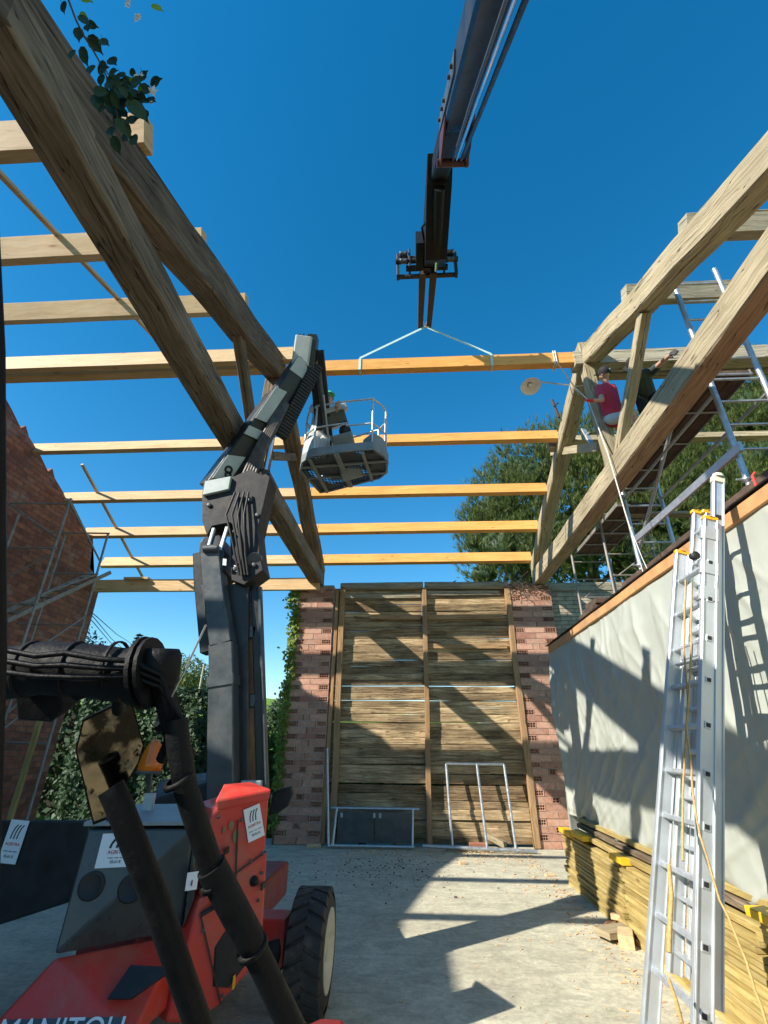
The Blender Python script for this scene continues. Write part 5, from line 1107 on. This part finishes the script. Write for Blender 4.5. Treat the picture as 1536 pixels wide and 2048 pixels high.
for (x0,x1,y,z,lab) in [(4.3,9,8.9,6.2,'grey plank up among the pine branches right of the scaffold tower')]:
    m=MB(); m.beam((x0,y,z),(x1,y,z),.2,.06,seg=6,jit=.01); tag(m.build('plank',GREYW,origin=(x0,y,z)),lab,'plank')
# dark sheet pile at back of loft
m=MB()
for k in range(6): m.beam((3.1+.06*k,9.3-.04*k,3.95+.10*k),(8.8,9.4,3.95+.10*k),.5,.09,seg=4,jit=.01)
tag(m.build('board_pile',DECK,origin=(6,9.3,3.9)),'pile of dark boards at the far end of the loft','boards')
m=MB(); c=V((2.95,3.72,3.86))
m.tube([c,c+V((0,0,.25)),c+V((.03,0,.28))],.012); tag(m.build('red_clip',GLR,origin=c),'small red clip just behind the ladder top','clip')
# ================================================================ LEFT SCAFFOLD
SL_=thing('scaffold_tower',(-7.6,9.3,0),'dull grey tube scaffold in front of the brick gable','scaffold')
def sp(x,y,Yv): return pY(x,y,Yv)
Ya=9.3;Yb=10.6; xa=-8.4; 
posts=[((142,997),(20,1275),9.0),((216,1068),(130,1290),10.4),]
for (u,v,Yv) in posts:
    a=sp(*u,Yv); tubeo(SL_,V((a.x,Yv,0)),V((a.x,Yv,a.z)),.026,'post',SCAF)
A1=sp(142,1005,9.0); A2=sp(216,1072,10.4)
for x,y in ((A1.x-1.1,9.0),(A2.x-1.1,10.4),(A1.x-2.0,9.0)):
    if x>-8.95: tubeo(SL_,V((x,y,0)),V((x,y,6.6)),.026,'post',SCAF)
for z in (2.1,3.3,4.5,5.7,6.75):
    tubeo(SL_,V((A1.x+.02,9.0,z)),V((-8.93,9.0,z+.05)),.02,'ledger',SCAF)
    tubeo(SL_,V((A2.x+.02,10.4,z-.1)),V((-8.93,10.4,z-.05)),.02,'ledger',SCAF)
for z0,z1 in ((2.1,3.3),(3.4,4.6),(4.7,5.6),(6.8,5.9)):
    tubeo(SL_,V((A1.x,9.0,z0)),V((A2.x,10.4,z1)),.017,'brace',SCAF)
    tubeo(SL_,V((A1.x,9.0,z1)),V((-8.9,9.0,z0)),.017,'brace',SCAF)
tubeo(SL_,V((A1.x,9.0,6.75)),V((A2.x,10.4,5.9)),.02,'brace',SCAF)
def stair(a,e,w_,lab):
    t=thing('scaffold_stair',a,lab,'stair'); a=V(a);e=V(e); s=V((w_,0,0))
    for q in (V((0,0,0)),s): m=MB(); m.beam(a+q,e+q,.03,.09); m.build('stringer',SCAF,t)
    for k in range(1,7): p=a.lerp(e,k/7); m=MB(); m.beam(p,p+s,.09,.02,up=(0,0,1)); m.build('tread',SCAF,t)
stair((-8.3,8.9,4.15),(-7.7,10.7,5.75),.45,'upper steep scaffold stair against the brick gable'); stair((-8.5,8.8,2.5),(-8.1,10.4,3.9),.45,'lower steep scaffold stair against the brick gable')
m=MB(); q=pY(90,1400,8.6); m.beam((q.x,8.6,0),(q.x+.02,8.6,q.z),.09,.06,up=(0,1,0)); tag(m.build('wooden_prop',YEL,origin=q),'upright yellow wooden prop beside the left scaffold','prop')
tubeo(None,V((-8.6,8.0,0)),V((-6.5,8.3,2.75)),.02,'leaning_tube',SCAF); o=bpy.data.objects['leaning_tube']; tag(o,'thin grey tube leaning against the left scaffold','tube')
# ================================================================ FRAMES AT THE FAR WALL
def frame(pts,r,label,name='galvanised_rack',extra=None):
    t=thing(name,pts[0][0],label,'rack')
    for a,e in pts: tubeo(t,V(a),V(e),r,'tube',GALV)
    return t
g=lambda x,y,Yv: pY(x,y,Yv)
f1=g(893,1528,12.55); f2=g(1010,1528,12.55); fm=g(955,1528,12.55)
T=f1.z
frame([((f1.x,12.72,T),(f2.x,12.72,T)),((f1.x,12.7,T),(f1.x+.04,12.45,.06)),((fm.x,12.7,T),(fm.x+.07,12.45,.06)),((f2.x,12.7,T),(f2.x+.05,12.45,.06)),((f1.x-.1,12.45,.05),(f2.x+.1,12.45,.05))],.032,'galvanised frame of three uprights leaning on the right half of the timber wall')
p1=g(672,1617,12.6); p2=g(828,1622,12.6)
t=frame([((p1.x-.12,12.68,p1.z),(p2.x+.12,12.68,p1.z)),((p1.x+.02,12.6,p1.z),(p1.x-.02,12.45,.06)),((p2.x-.03,12.6,p1.z),(p2.x-.05,12.45,.06)),((p1.x-.1,12.45,.06),(p2.x,12.45,.06)),((g(653,1500,12.6).x,12.7,1.95),(p1.x-.1,12.4,.05))],.03,'galvanised frame holding two dark panels in front of the left half of the timber wall')
xm=(p1.x+p2.x)/2
for a,e in ((p1.x+.06,xm-.01),(xm+.01,p2.x-.07)): m=MB(); m.box((a,12.53,.11),(e,12.555,p1.z-.05),ch=.003); m.build('dark_panel',GRY,t)
for x in (p1.x+.12,xm-.03,xm+.1): m=MB(); m.box((x,12.51,p1.z-.16),(x+.05,12.53,p1.z-.07)); m.build('clip',LGR,t)
m=MB(); m.tube([g(845,1692,12.3),g(1075,1703,12.3)],.035,10); tag(m.build('steel_tube',GALV,origin=g(845,1692,12.3)),'galvanised tube lying on the floor along the foot of the timber wall','tube')
# bits on the floor
def block(x,y,sz,rot,mat,lab,z=None,tilt=0,name='wood_offcut'):
    p=pZ(x,y,0); m=MB(); a=V((math.cos(rot),math.sin(rot),math.sin(tilt)))*sz[0]/2; c=p+V((0,0,(z if z is not None else sz[2]/2+abs(a.z)))); m.beam(c-a,c+a,sz[1],sz[2],seg=2,jit=.004,ch=.005); return tag(m.build(name,mat,origin=c),lab,'offcut')
block(806,1692,(.42,.12,.1),.5,OLDL,'short weathered beam offcut propped at the right end of the dark panels',tilt=.3)
block(955,1700,(.34,.16,.13),.05,TILE,'red terracotta block at the foot of the middle post',name='terracotta_block')
block(985,1694,(.62,.14,.12),-.45,OLDL,'mossy split timber resting on the terracotta block',tilt=-.35)
block(1255,1890,(.34,.16,.12),1.2,CHIP,'fresh square offcut nearest the ladder, foremost of the scraps')
block(1235,1880,(.42,.26,.07),.4,OLDL,'flat weathered board piece among the scraps by the yellow stack',z=.08)
block(1225,1860,(.36,.2,.05),1.0,REDW,'reddish flat scrap at the back of the scraps by the yellow stack')
block(1252,1860,(.28,.12,.06),-.6,CHIP,'pale scrap lying across the others by the yellow stack',z=.12)
block(925,1729,(.12,.08,.05),.3,CHIP,'tiny pale offcut on the sunlit floor below the right frame'); block(1100,1752,(.16,.1,.03),.2,CHIP,'flat pale offcut on the floor near the far yellow stack'); block(628,1695,(.3,.1,.07),.1,CHIP,'crumbled pale block at the foot of the left brick pillar'); block(724,1692,(.15,.09,.06),.8,OLD,'dark small block below the two dark panels')
m=MB(); rr=random.Random(5)
for k in range(1500):
    if k<700: x=rr.uniform(-1.5,2.45); y=12.5-abs(rr.gauss(0,.5))
    elif k<1050: x=2.4-abs(rr.gauss(0,.3)); y=rr.uniform(5,12)
    else: x=rr.uniform(-2,2.3); y=rr.uniform(3.5,12)
    s=rr.uniform(.006,.035)*(1 if k<1050 else .6); a=rr.uniform(0,3.14); c=V((x,y,.004+s*.1)); m.beam(c-V((math.cos(a),math.sin(a),0))*s,c+V((math.cos(a),math.sin(a),rr.uniform(-.1,.1)))*s,s*.6,s*.25,ch=0)
tag(m.build('wood_chips',CHIP),'wood chips and crumbs scattered over the concrete floor','wood chips',kind='stuff')
m=MB()
for k in range(420):
    x=rr.gauss(-.6,.8); y=rr.gauss(10.6,.7); s=abs(rr.gauss(0,.006))+.002; m.box((x-s,y-s*.7,.0),(x+s,y+s*.7,s*.9),ch=0)
tag(m.build('dark_gravel',BARK),'dark crumbs of brick and soil on the shaded floor before the timber wall','crumbs',kind='stuff')
# ================================================================ VEGETATION
def tree(name,loc,label,cat,lobes,n,sz,mat,trunk_h,tr=.15,asp=.6,group=None,shell=.5,bias=None,seed=1,limbs=True):
    random.seed(seed); t=thing(name,loc,label,cat,group); m=MB(); tot=sum(r**2 for _,r in lobes)
    for c,r in lobes:
        c=Vector(c); k=int(n*r*r/tot)
        for _ in range(k):
            d=Vector((random.gauss(0,1),random.gauss(0,1),random.gauss(0,1))).normalized(); rad=r*(shell+(1-shell)*random.random()**.5)*(1+.25*noise.noise(d*2.2+c))
            p=c+Vector((d.x*rad,d.y*rad,d.z*rad*.85)); nr=(d+Vector((random.gauss(0,.6),random.gauss(0,.6),random.gauss(0,.6))))
            m.leaf(p,sz*random.uniform(.6,1.3),nr,asp)
    m.build('crown',mat,t)
    m=MB(); b=Vector(loc); top=Vector((loc[0],loc[1],loc[2]+trunk_h)); m.tube([b,b.lerp(top,.5)+Vector((.05,.03,0)),top],tr,8,rend=tr*.4)
    if limbs:
        for c,r in lobes: m.tube([b.lerp(top,.65),Vector(c)],tr*.4,6,rend=tr*.1)
    m.build('trunk',BARK,t); return t
# big pine beyond the wall on the right: needle tufts at the ends of many small limbs
random.seed(4)
lob=[]
for (x,y,Yv,r) in [(985,1110,18.5,1.5),(960,1060,19,1.1),(1000,1000,19,1.6),(1050,940,19.5,1.7),(1110,910,20,1.7),(1165,885,20.5,1.6),(1120,1060,19,2.2),(1200,1000,19.5,2.4),(1230,900,21,2.0),(1300,950,20,2.6),(1290,1060,19,2.2),(1400,980,20,2.4),(1380,860,21,2.3),(1480,800,20.5,2.1),(1500,900,20,2.5),(1540,770,21,2.0),(1600,850,21,2.6),(1330,1000,19,2),(1450,1020,19,2),(1060,1110,18.5,1.6),(1020,1060,19.5,1.8)]:
    lob.append((pY(x,y,Yv),r))
t=thing('pine_tree',(8,20.5,-.1),'large dense green pine standing beyond the wall on the right','tree')
m=MB(); tot=sum(r*r for _,r in lob); NT=24000
for c,r in lob:
    for _ in range(int(NT*r*r/tot)):
        d=Vector((random.gauss(0,1),random.gauss(0,1),random.gauss(0,1))).normalized()
        if d.y>.55: continue
        rad=r*(.55+.5*random.random()**.6)*(1+.35*noise.noise(d*2.5+c)); p=c+d*rad
        ax=(d*.45+Vector((0,0,.75))+Vector((random.gauss(0,.25),random.gauss(0,.25),random.gauss(0,.2)))).normalized(); ln=random.uniform(.20,.38); q=random.random()*40
        for k in range(14):
            a=random.uniform(0,6.28); u=ax.orthogonal().normalized(); v=ax.cross(u); s=(u*math.cos(a)+v*math.sin(a)); tip=p+ax*ln*random.uniform(.7,1.2)+s*ln*random.uniform(.15,.75); w_=(ax.cross(s)).normalized()*.0095
            b0=p+ax*ln*random.uniform(-.2,.3); m.face([b0-w_,b0+w_,tip],[(q,q)]*3)
m.build('crown',PINE,t)
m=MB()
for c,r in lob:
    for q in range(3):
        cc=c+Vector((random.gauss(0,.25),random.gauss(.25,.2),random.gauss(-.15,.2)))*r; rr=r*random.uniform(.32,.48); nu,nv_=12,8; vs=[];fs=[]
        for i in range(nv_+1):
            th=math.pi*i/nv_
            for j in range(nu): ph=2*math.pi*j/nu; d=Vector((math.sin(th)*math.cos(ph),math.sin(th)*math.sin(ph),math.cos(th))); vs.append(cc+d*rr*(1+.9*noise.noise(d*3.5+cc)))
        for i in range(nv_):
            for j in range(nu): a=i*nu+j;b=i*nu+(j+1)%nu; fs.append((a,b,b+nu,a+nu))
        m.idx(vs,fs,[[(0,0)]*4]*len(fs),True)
m.build('shade_core',HEDD,t)  # solid dark blobs put the crown's inner shade into colour
m=MB(); m.tube([(8,20.5,-.1),(8.1,20.6,6),(8,20.5,12),(8.3,20.4,16)],.38,10,rend=.1)
for c,r in lob: a=Vector((8,20.5,max(3,c.z-3.5))); m.tube([a,a.lerp(c,.5)+Vector((0,0,-.3)),c],.11,6,rend=.03)
m.build('trunk',BARK,t)
# dark foliage mass added behind, the pine's inner shade put into its colour
tree('pine_tree',(11,25,-.1),'dark foliage mass added behind the large pine as its inner shade','tree',[((x,25,z),3.2) for x,z in ((5.5,9),(8,12.5),(9,8),(12,14),(13,9),(16,15),(17,10),(20,13))],16000,.30,HEDD,12,.3,.3,shell=.2)
# hedge beyond the floor on the left, and right behind the wall
def hedge(x0,x1,y,z1,label,mat,n,seed,sz=.16,dep=1.3,name='hedge'):
    random.seed(seed); t=thing(name,((x0+x1)/2,y,-.1),label,'hedge'); m=MB()
    for _ in range(n):
        x=random.uniform(x0,x1); top=z1*(1+.10*noise.noise(Vector((x*.8,seed,0)))+.06*noise.noise(Vector((x*2.7,seed,3)))); f=random.random()
        if f<.62: yy=y-dep/2+.22*noise.noise(Vector((x*1.6,0,seed)))+random.gauss(0,.07); zz=random.uniform(-.1,top); yy+=.25*noise.noise(Vector((x*1.5,zz*1.5,2))); nr=Vector((random.gauss(0,.6),-1,random.gauss(.3,.6)))
        else: yy=y+random.uniform(-dep/2,dep/2); zz=top+random.gauss(0,.06); nr=Vector((random.gauss(0,.6),random.gauss(0,.6),1))
        m.leaf((x,yy,zz),sz*random.uniform(.6,1.3),nr,.65)
    m.build('foliage',mat,t); m=MB()
    for k in range(int((x1-x0)/.6)): xx=x0+.3+k*.6; m.tube([(xx,y,-.1),(xx+.1,y+.05,z1*.8)],.03,5)
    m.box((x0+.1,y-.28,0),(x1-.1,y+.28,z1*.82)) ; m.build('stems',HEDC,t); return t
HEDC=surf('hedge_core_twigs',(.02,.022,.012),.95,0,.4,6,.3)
hedge(-10.0,-5.3,15.8,3.35,'tall leafy hedge beyond the floor, behind the lift mast, shade put into its colour',HEDD,17000,3,.15)  # darker leaf colour stands in for the shade on this hedge
hedge(-5.0,-2.6,15.2,2.15,'sunlit bushy hedge between the lift mast and the ivy-clad pillar',HEDG,9000,5,.13)
hedge(-2.4,9.5,15.6,2.2,'dark hedge seen through the gaps of the timber wall',HEDG,9000,8,.2)
hedge(-18,-10,17,3.9,'dark hedge behind the gable at the left',HEDD,6000,9,.22)
random.seed(3); m=MB(); c=pY(503,1450,14.4)
for _ in range(260): m.leaf(c+Vector((random.gauss(0,.14),random.gauss(0,.1),random.gauss(0,.28))),.10,None,.5)
t=thing('red_shrub',c,'red-leaved shoots poking out of the sunlit hedge','shrub'); m.build('leaves',REDL,t); m=MB(); m.tube([(c.x,c.y,0),(c.x+.02,c.y,c.z)],.02,6); m.build('stem',BARK,t)
# trees on the skyline
def sky(x,y,Yv): return pY(x,y,Yv)
B_=sky(265,1330,48); top=sky(265,1268,48)
random.seed(8); t=thing('conifer',(B_.x,48,0),'small pointed blue-green conifer on the skyline at the left','tree'); m=MB()
for k in range(26):
    f=k/26; z=top.z-(top.z-4)*f; r=.25+2.6*f
    for j in range(9):
        a=j*.7+k*1.3; e=Vector((B_.x+math.cos(a)*r,48+math.sin(a)*r,z-r*.18)); s=Vector((B_.x,48,z)); 
        for q in range(9): p=s.lerp(e,(q+1)/9); m.leaf(p+Vector((0,0,-.1)),.5,(random.gauss(0,.4),random.gauss(0,.4),1),.35)
m.build('crown',HEDD,t); m=MB(); m.tube([(B_.x,48,-.1),(B_.x,48,top.z)],.22,8,rend=.03); m.build('trunk',BARK,t)
c=sky(372,1352,40); r=1.9
tree('round_pine',(c.x,40,0),'round-crowned umbrella pine on the skyline left of the lift mast','tree',[(c,r),(c+Vector((-1.0,0,-.3)),1.4),(c+Vector((1.1,0,-.5)),1.35),(c+Vector((.3,0,-1.3)),1.6),(c+Vector((.9,-.2,-1.9)),1.2)],7000,.24,PINE,c.z,.25,.4,shell=.6,seed=12)
c=sky(560,1400,19); tree('cypress_shrub',(c.x-.1,19,0),'dark spiky conifer just left of the ivy-clad pillar','shrub',[(c+Vector((.1,0,-.35)),.55),(c+Vector((.0,0,-.9)),.7),(c+Vector((.22,0,.1)),.3)],2600,.16,HEDD,c.z,.06,.3,shell=.3,seed=6)
c=sky(200,1290,17.5); tree('leafy_tree',(c.x-.6,17.5,0),'airy leafy branches showing past the gable corner','tree',[(c+Vector((-.4,0,-.2)),.75),(c+Vector((-.9,0,.2)),.8),(c+Vector((.15,0,-.6)),.45)],420,.15,BRL,c.z,.06,.6,shell=.1,seed=7)
c1=pY(1,1,20)
a=sky(1000/1536*600-0,1200,26); 
p0=sky(393,1395,26); p1=sky(408,1330,26); m=MB(); m.tube([(p0.x,26,0),p1],.07,8,rend=.05); tag(m.build('wooden_pole',GREYW,origin=(p0.x,26,0)),'grey wooden pole leaning in front of the umbrella pine','pole')
for k,(a,e) in enumerate((((190,1238),(240,1292)),((187,1245),(238,1299)),((192,1232),(255,1282)))):
    A_=sky(*a,30); E_=sky(*e,60); d=(E_-A_); m=MB(); m.tube([A_-d*.35,A_,A_.lerp(E_,.5)-Vector((0,0,.15)),E_,E_+d*.4],.03,5); tag(m.build('power_line',INK,origin=A_),['thin dark overhead cable, middle one past the gable corner','thin dark overhead cable, lowest one past the gable corner','thin dark overhead cable, uppermost and faintest one'][k],'cable')
# ivy on the left pillar
random.seed(21); t=thing('ivy',(-3.15,12.8,0),'green ivy climbing the left edge of the brick pillar','ivy'); m=MB()
for _ in range(2300):
    z=random.random()**.8*5.9+.2; wv=.08+.10*noise.noise(Vector((z*1.3,0,0)))+.07*noise.noise(Vector((z*4,3,0))); 
    if z>5.4: wv+=.10
    if z<3: wv*=.8
    x=-3.16+random.gauss(0,.06)-max(0,wv)*random.random()*1.4+ (.12*random.random() if z>3.5 else 0); y=12.78+random.uniform(-.08,.5)*(random.random())
    m.leaf((x,y,z),random.uniform(.06,.13),(random.gauss(-.3,.5),-1,random.gauss(.2,.5)),.75)
m.build('leaves',IVY,t); m=MB(); m.tube([(-3.2,12.82,0),(-3.18,12.8,2),(-3.22,12.82,4),(-3.12,12.8,6)],.02,6); m.build('stem',BARK,t)
# dry twigs on top of the right pillar
random.seed(5); m=MB(); c=pY(1040,1165,12.8)
for _ in range(160):
    a=c+Vector((random.gauss(0,.22),random.gauss(0,.08),random.gauss(-.05,.14))); m.tube([a,a+Vector((random.gauss(0,.12),random.gauss(0,.06),random.gauss(0,.10)))],.006,4)
tag(m.build('dry_twigs',BARK,origin=c),'tangle of dry twigs on top of the pink brick pillar','twigs',kind='stuff')
# branch hanging near the windscreen
random.seed(9); D=2.3
def bt(x,y,d=0): return pD(x,y,D+d)
t=thing('leafy_branch',bt(200,110),'dark leafy branch with small white flowers hanging at the upper left','branch')
m=MB(); m.tube([bt(120,-60),bt(137,0),bt(152,40),bt(168,72),bt(186,100),bt(200,125),bt(212,150),bt(222,180),bt(232,215),bt(236,245)],.0055,6,rend=.003)
m.tube([bt(200,125),bt(225,160),bt(250,175),bt(285,185)],.003,5); m.tube([bt(170,75),bt(200,80)],.002,4); m.tube([bt(215,160),bt(240,190),bt(265,215)],.002,4); m.build('twig',BARK,t)
def leafshape(m,c,sz,rot,tilt=0):
    d=AX*math.cos(rot)+BX*math.sin(rot); e=-AX*math.sin(rot)+BX*math.cos(rot); n=CX
    d=(d+n*random.uniform(-.5,.5)).normalized(); e=(e+n*random.uniform(-.5,.5)).normalized(); q=random.random()*50
    prof_=[(-.5,0),(-.38,.26),(-.1,.36),(.2,.27),(.42,.08),(.62,0)]
    L1=[c+d*a*sz+e*b*sz for a,b in prof_]; L2=[c+d*a*sz-e*b*sz for a,b in prof_[1:-1]][::-1]; mid=n*sz*.06
    cen=[c+d*a*sz+mid for a,b in prof_]
    for a,b,i,j in [(L1[k],L1[k+1],cen[k],cen[k+1]) for k in range(5)]: m.face([a,b,j,i],[(q,q)]*4)
    R2=[L1[0]]+L2[::-1]+[L1[-1]]
    for k in range(5): m.face([R2[k],R2[k+1],cen[k+1],cen[k]],[(q,q)]*4)
lv=[(127,14,26,-1.4),(168,40,26,-.9),(185,50,20,-.3),(157,68,28,-1.5),(175,55,24,-1.3),(190,88,34,-.9),(208,84,26,-.7),(143,108,28,-1.4),(168,112,30,-1.3),(181,138,30,-1.4),(195,205,34,-1.4),(225,122,32,-.9),(205,135,34,-.4),(226,143,22,-.2),(228,160,34,-.3),(245,168,40,-.2),(238,182,40,-.8),(255,180,40,-.4),(262,165,30,.3),(275,160,30,.2),(287,150,22,.4),(290,178,30,-.3),(300,200,34,-.6),(280,198,36,-.4),(258,200,30,-.9),(275,220,44,-.8),(288,228,30,-1.0),(214,195,32,-1.2),(225,215,40,-1.3),(235,240,38,-1.2),(248,255,36,-1.1),(268,280,32,-1.0),(232,290,30,-1.3),(250,275,24,-.9),(222,262,30,-1.2),(243,225,34,-.7),(232,200,34,-1.3),(260,240,30,-.8),(242,150,30,-.5),(218,170,26,-1.0),(246,206,34,-1.3)]
m=MB()
for (x,y,s,rt) in lv: leafshape(m,bt(x,y,random.uniform(-.06,.06)),s*D/957*1.05,rt)
for _ in range(16): leafshape(m,bt(random.gauss(262,26),random.gauss(195,24),random.uniform(-.08,.1)),random.uniform(18,32)*D/957,random.uniform(-1.7,.1))
for (x,y,s,rt) in lv[::2]: m.tube([bt(x,y),bt(x-6,y-14)],.0012,4,cap=False)
m.build('leaves',BRL,t)
m=MB(); leafshape(m,bt(314,15),26*D/957,-.6); leafshape(m,bt(170,-3),24*D/957,-.2); leafshape(m,bt(168,32),18*D/957,-.6); leafshape(m,bt(280,178),15*D/957,-.6); leafshape(m,bt(262,160),12*D/957,.6); m.build('bright_leaves',LIME,t)
m=MB()
for (x,y,s) in ((306,182,17),(272,152,10),(283,150,9),(276,33,12),(274,38,10),(256,10,12),(257,2,10),(303,205,7)):
    for k in range(5): a=k*1.256; leafshape(m,bt(x+math.cos(a)*s*.3,y+math.sin(a)*s*.3),s*.7*D/957,-a)
m.build('flowers',PETAL,t)
for o in bpy.data.objects:
    if '_o' in o: del o['_o']
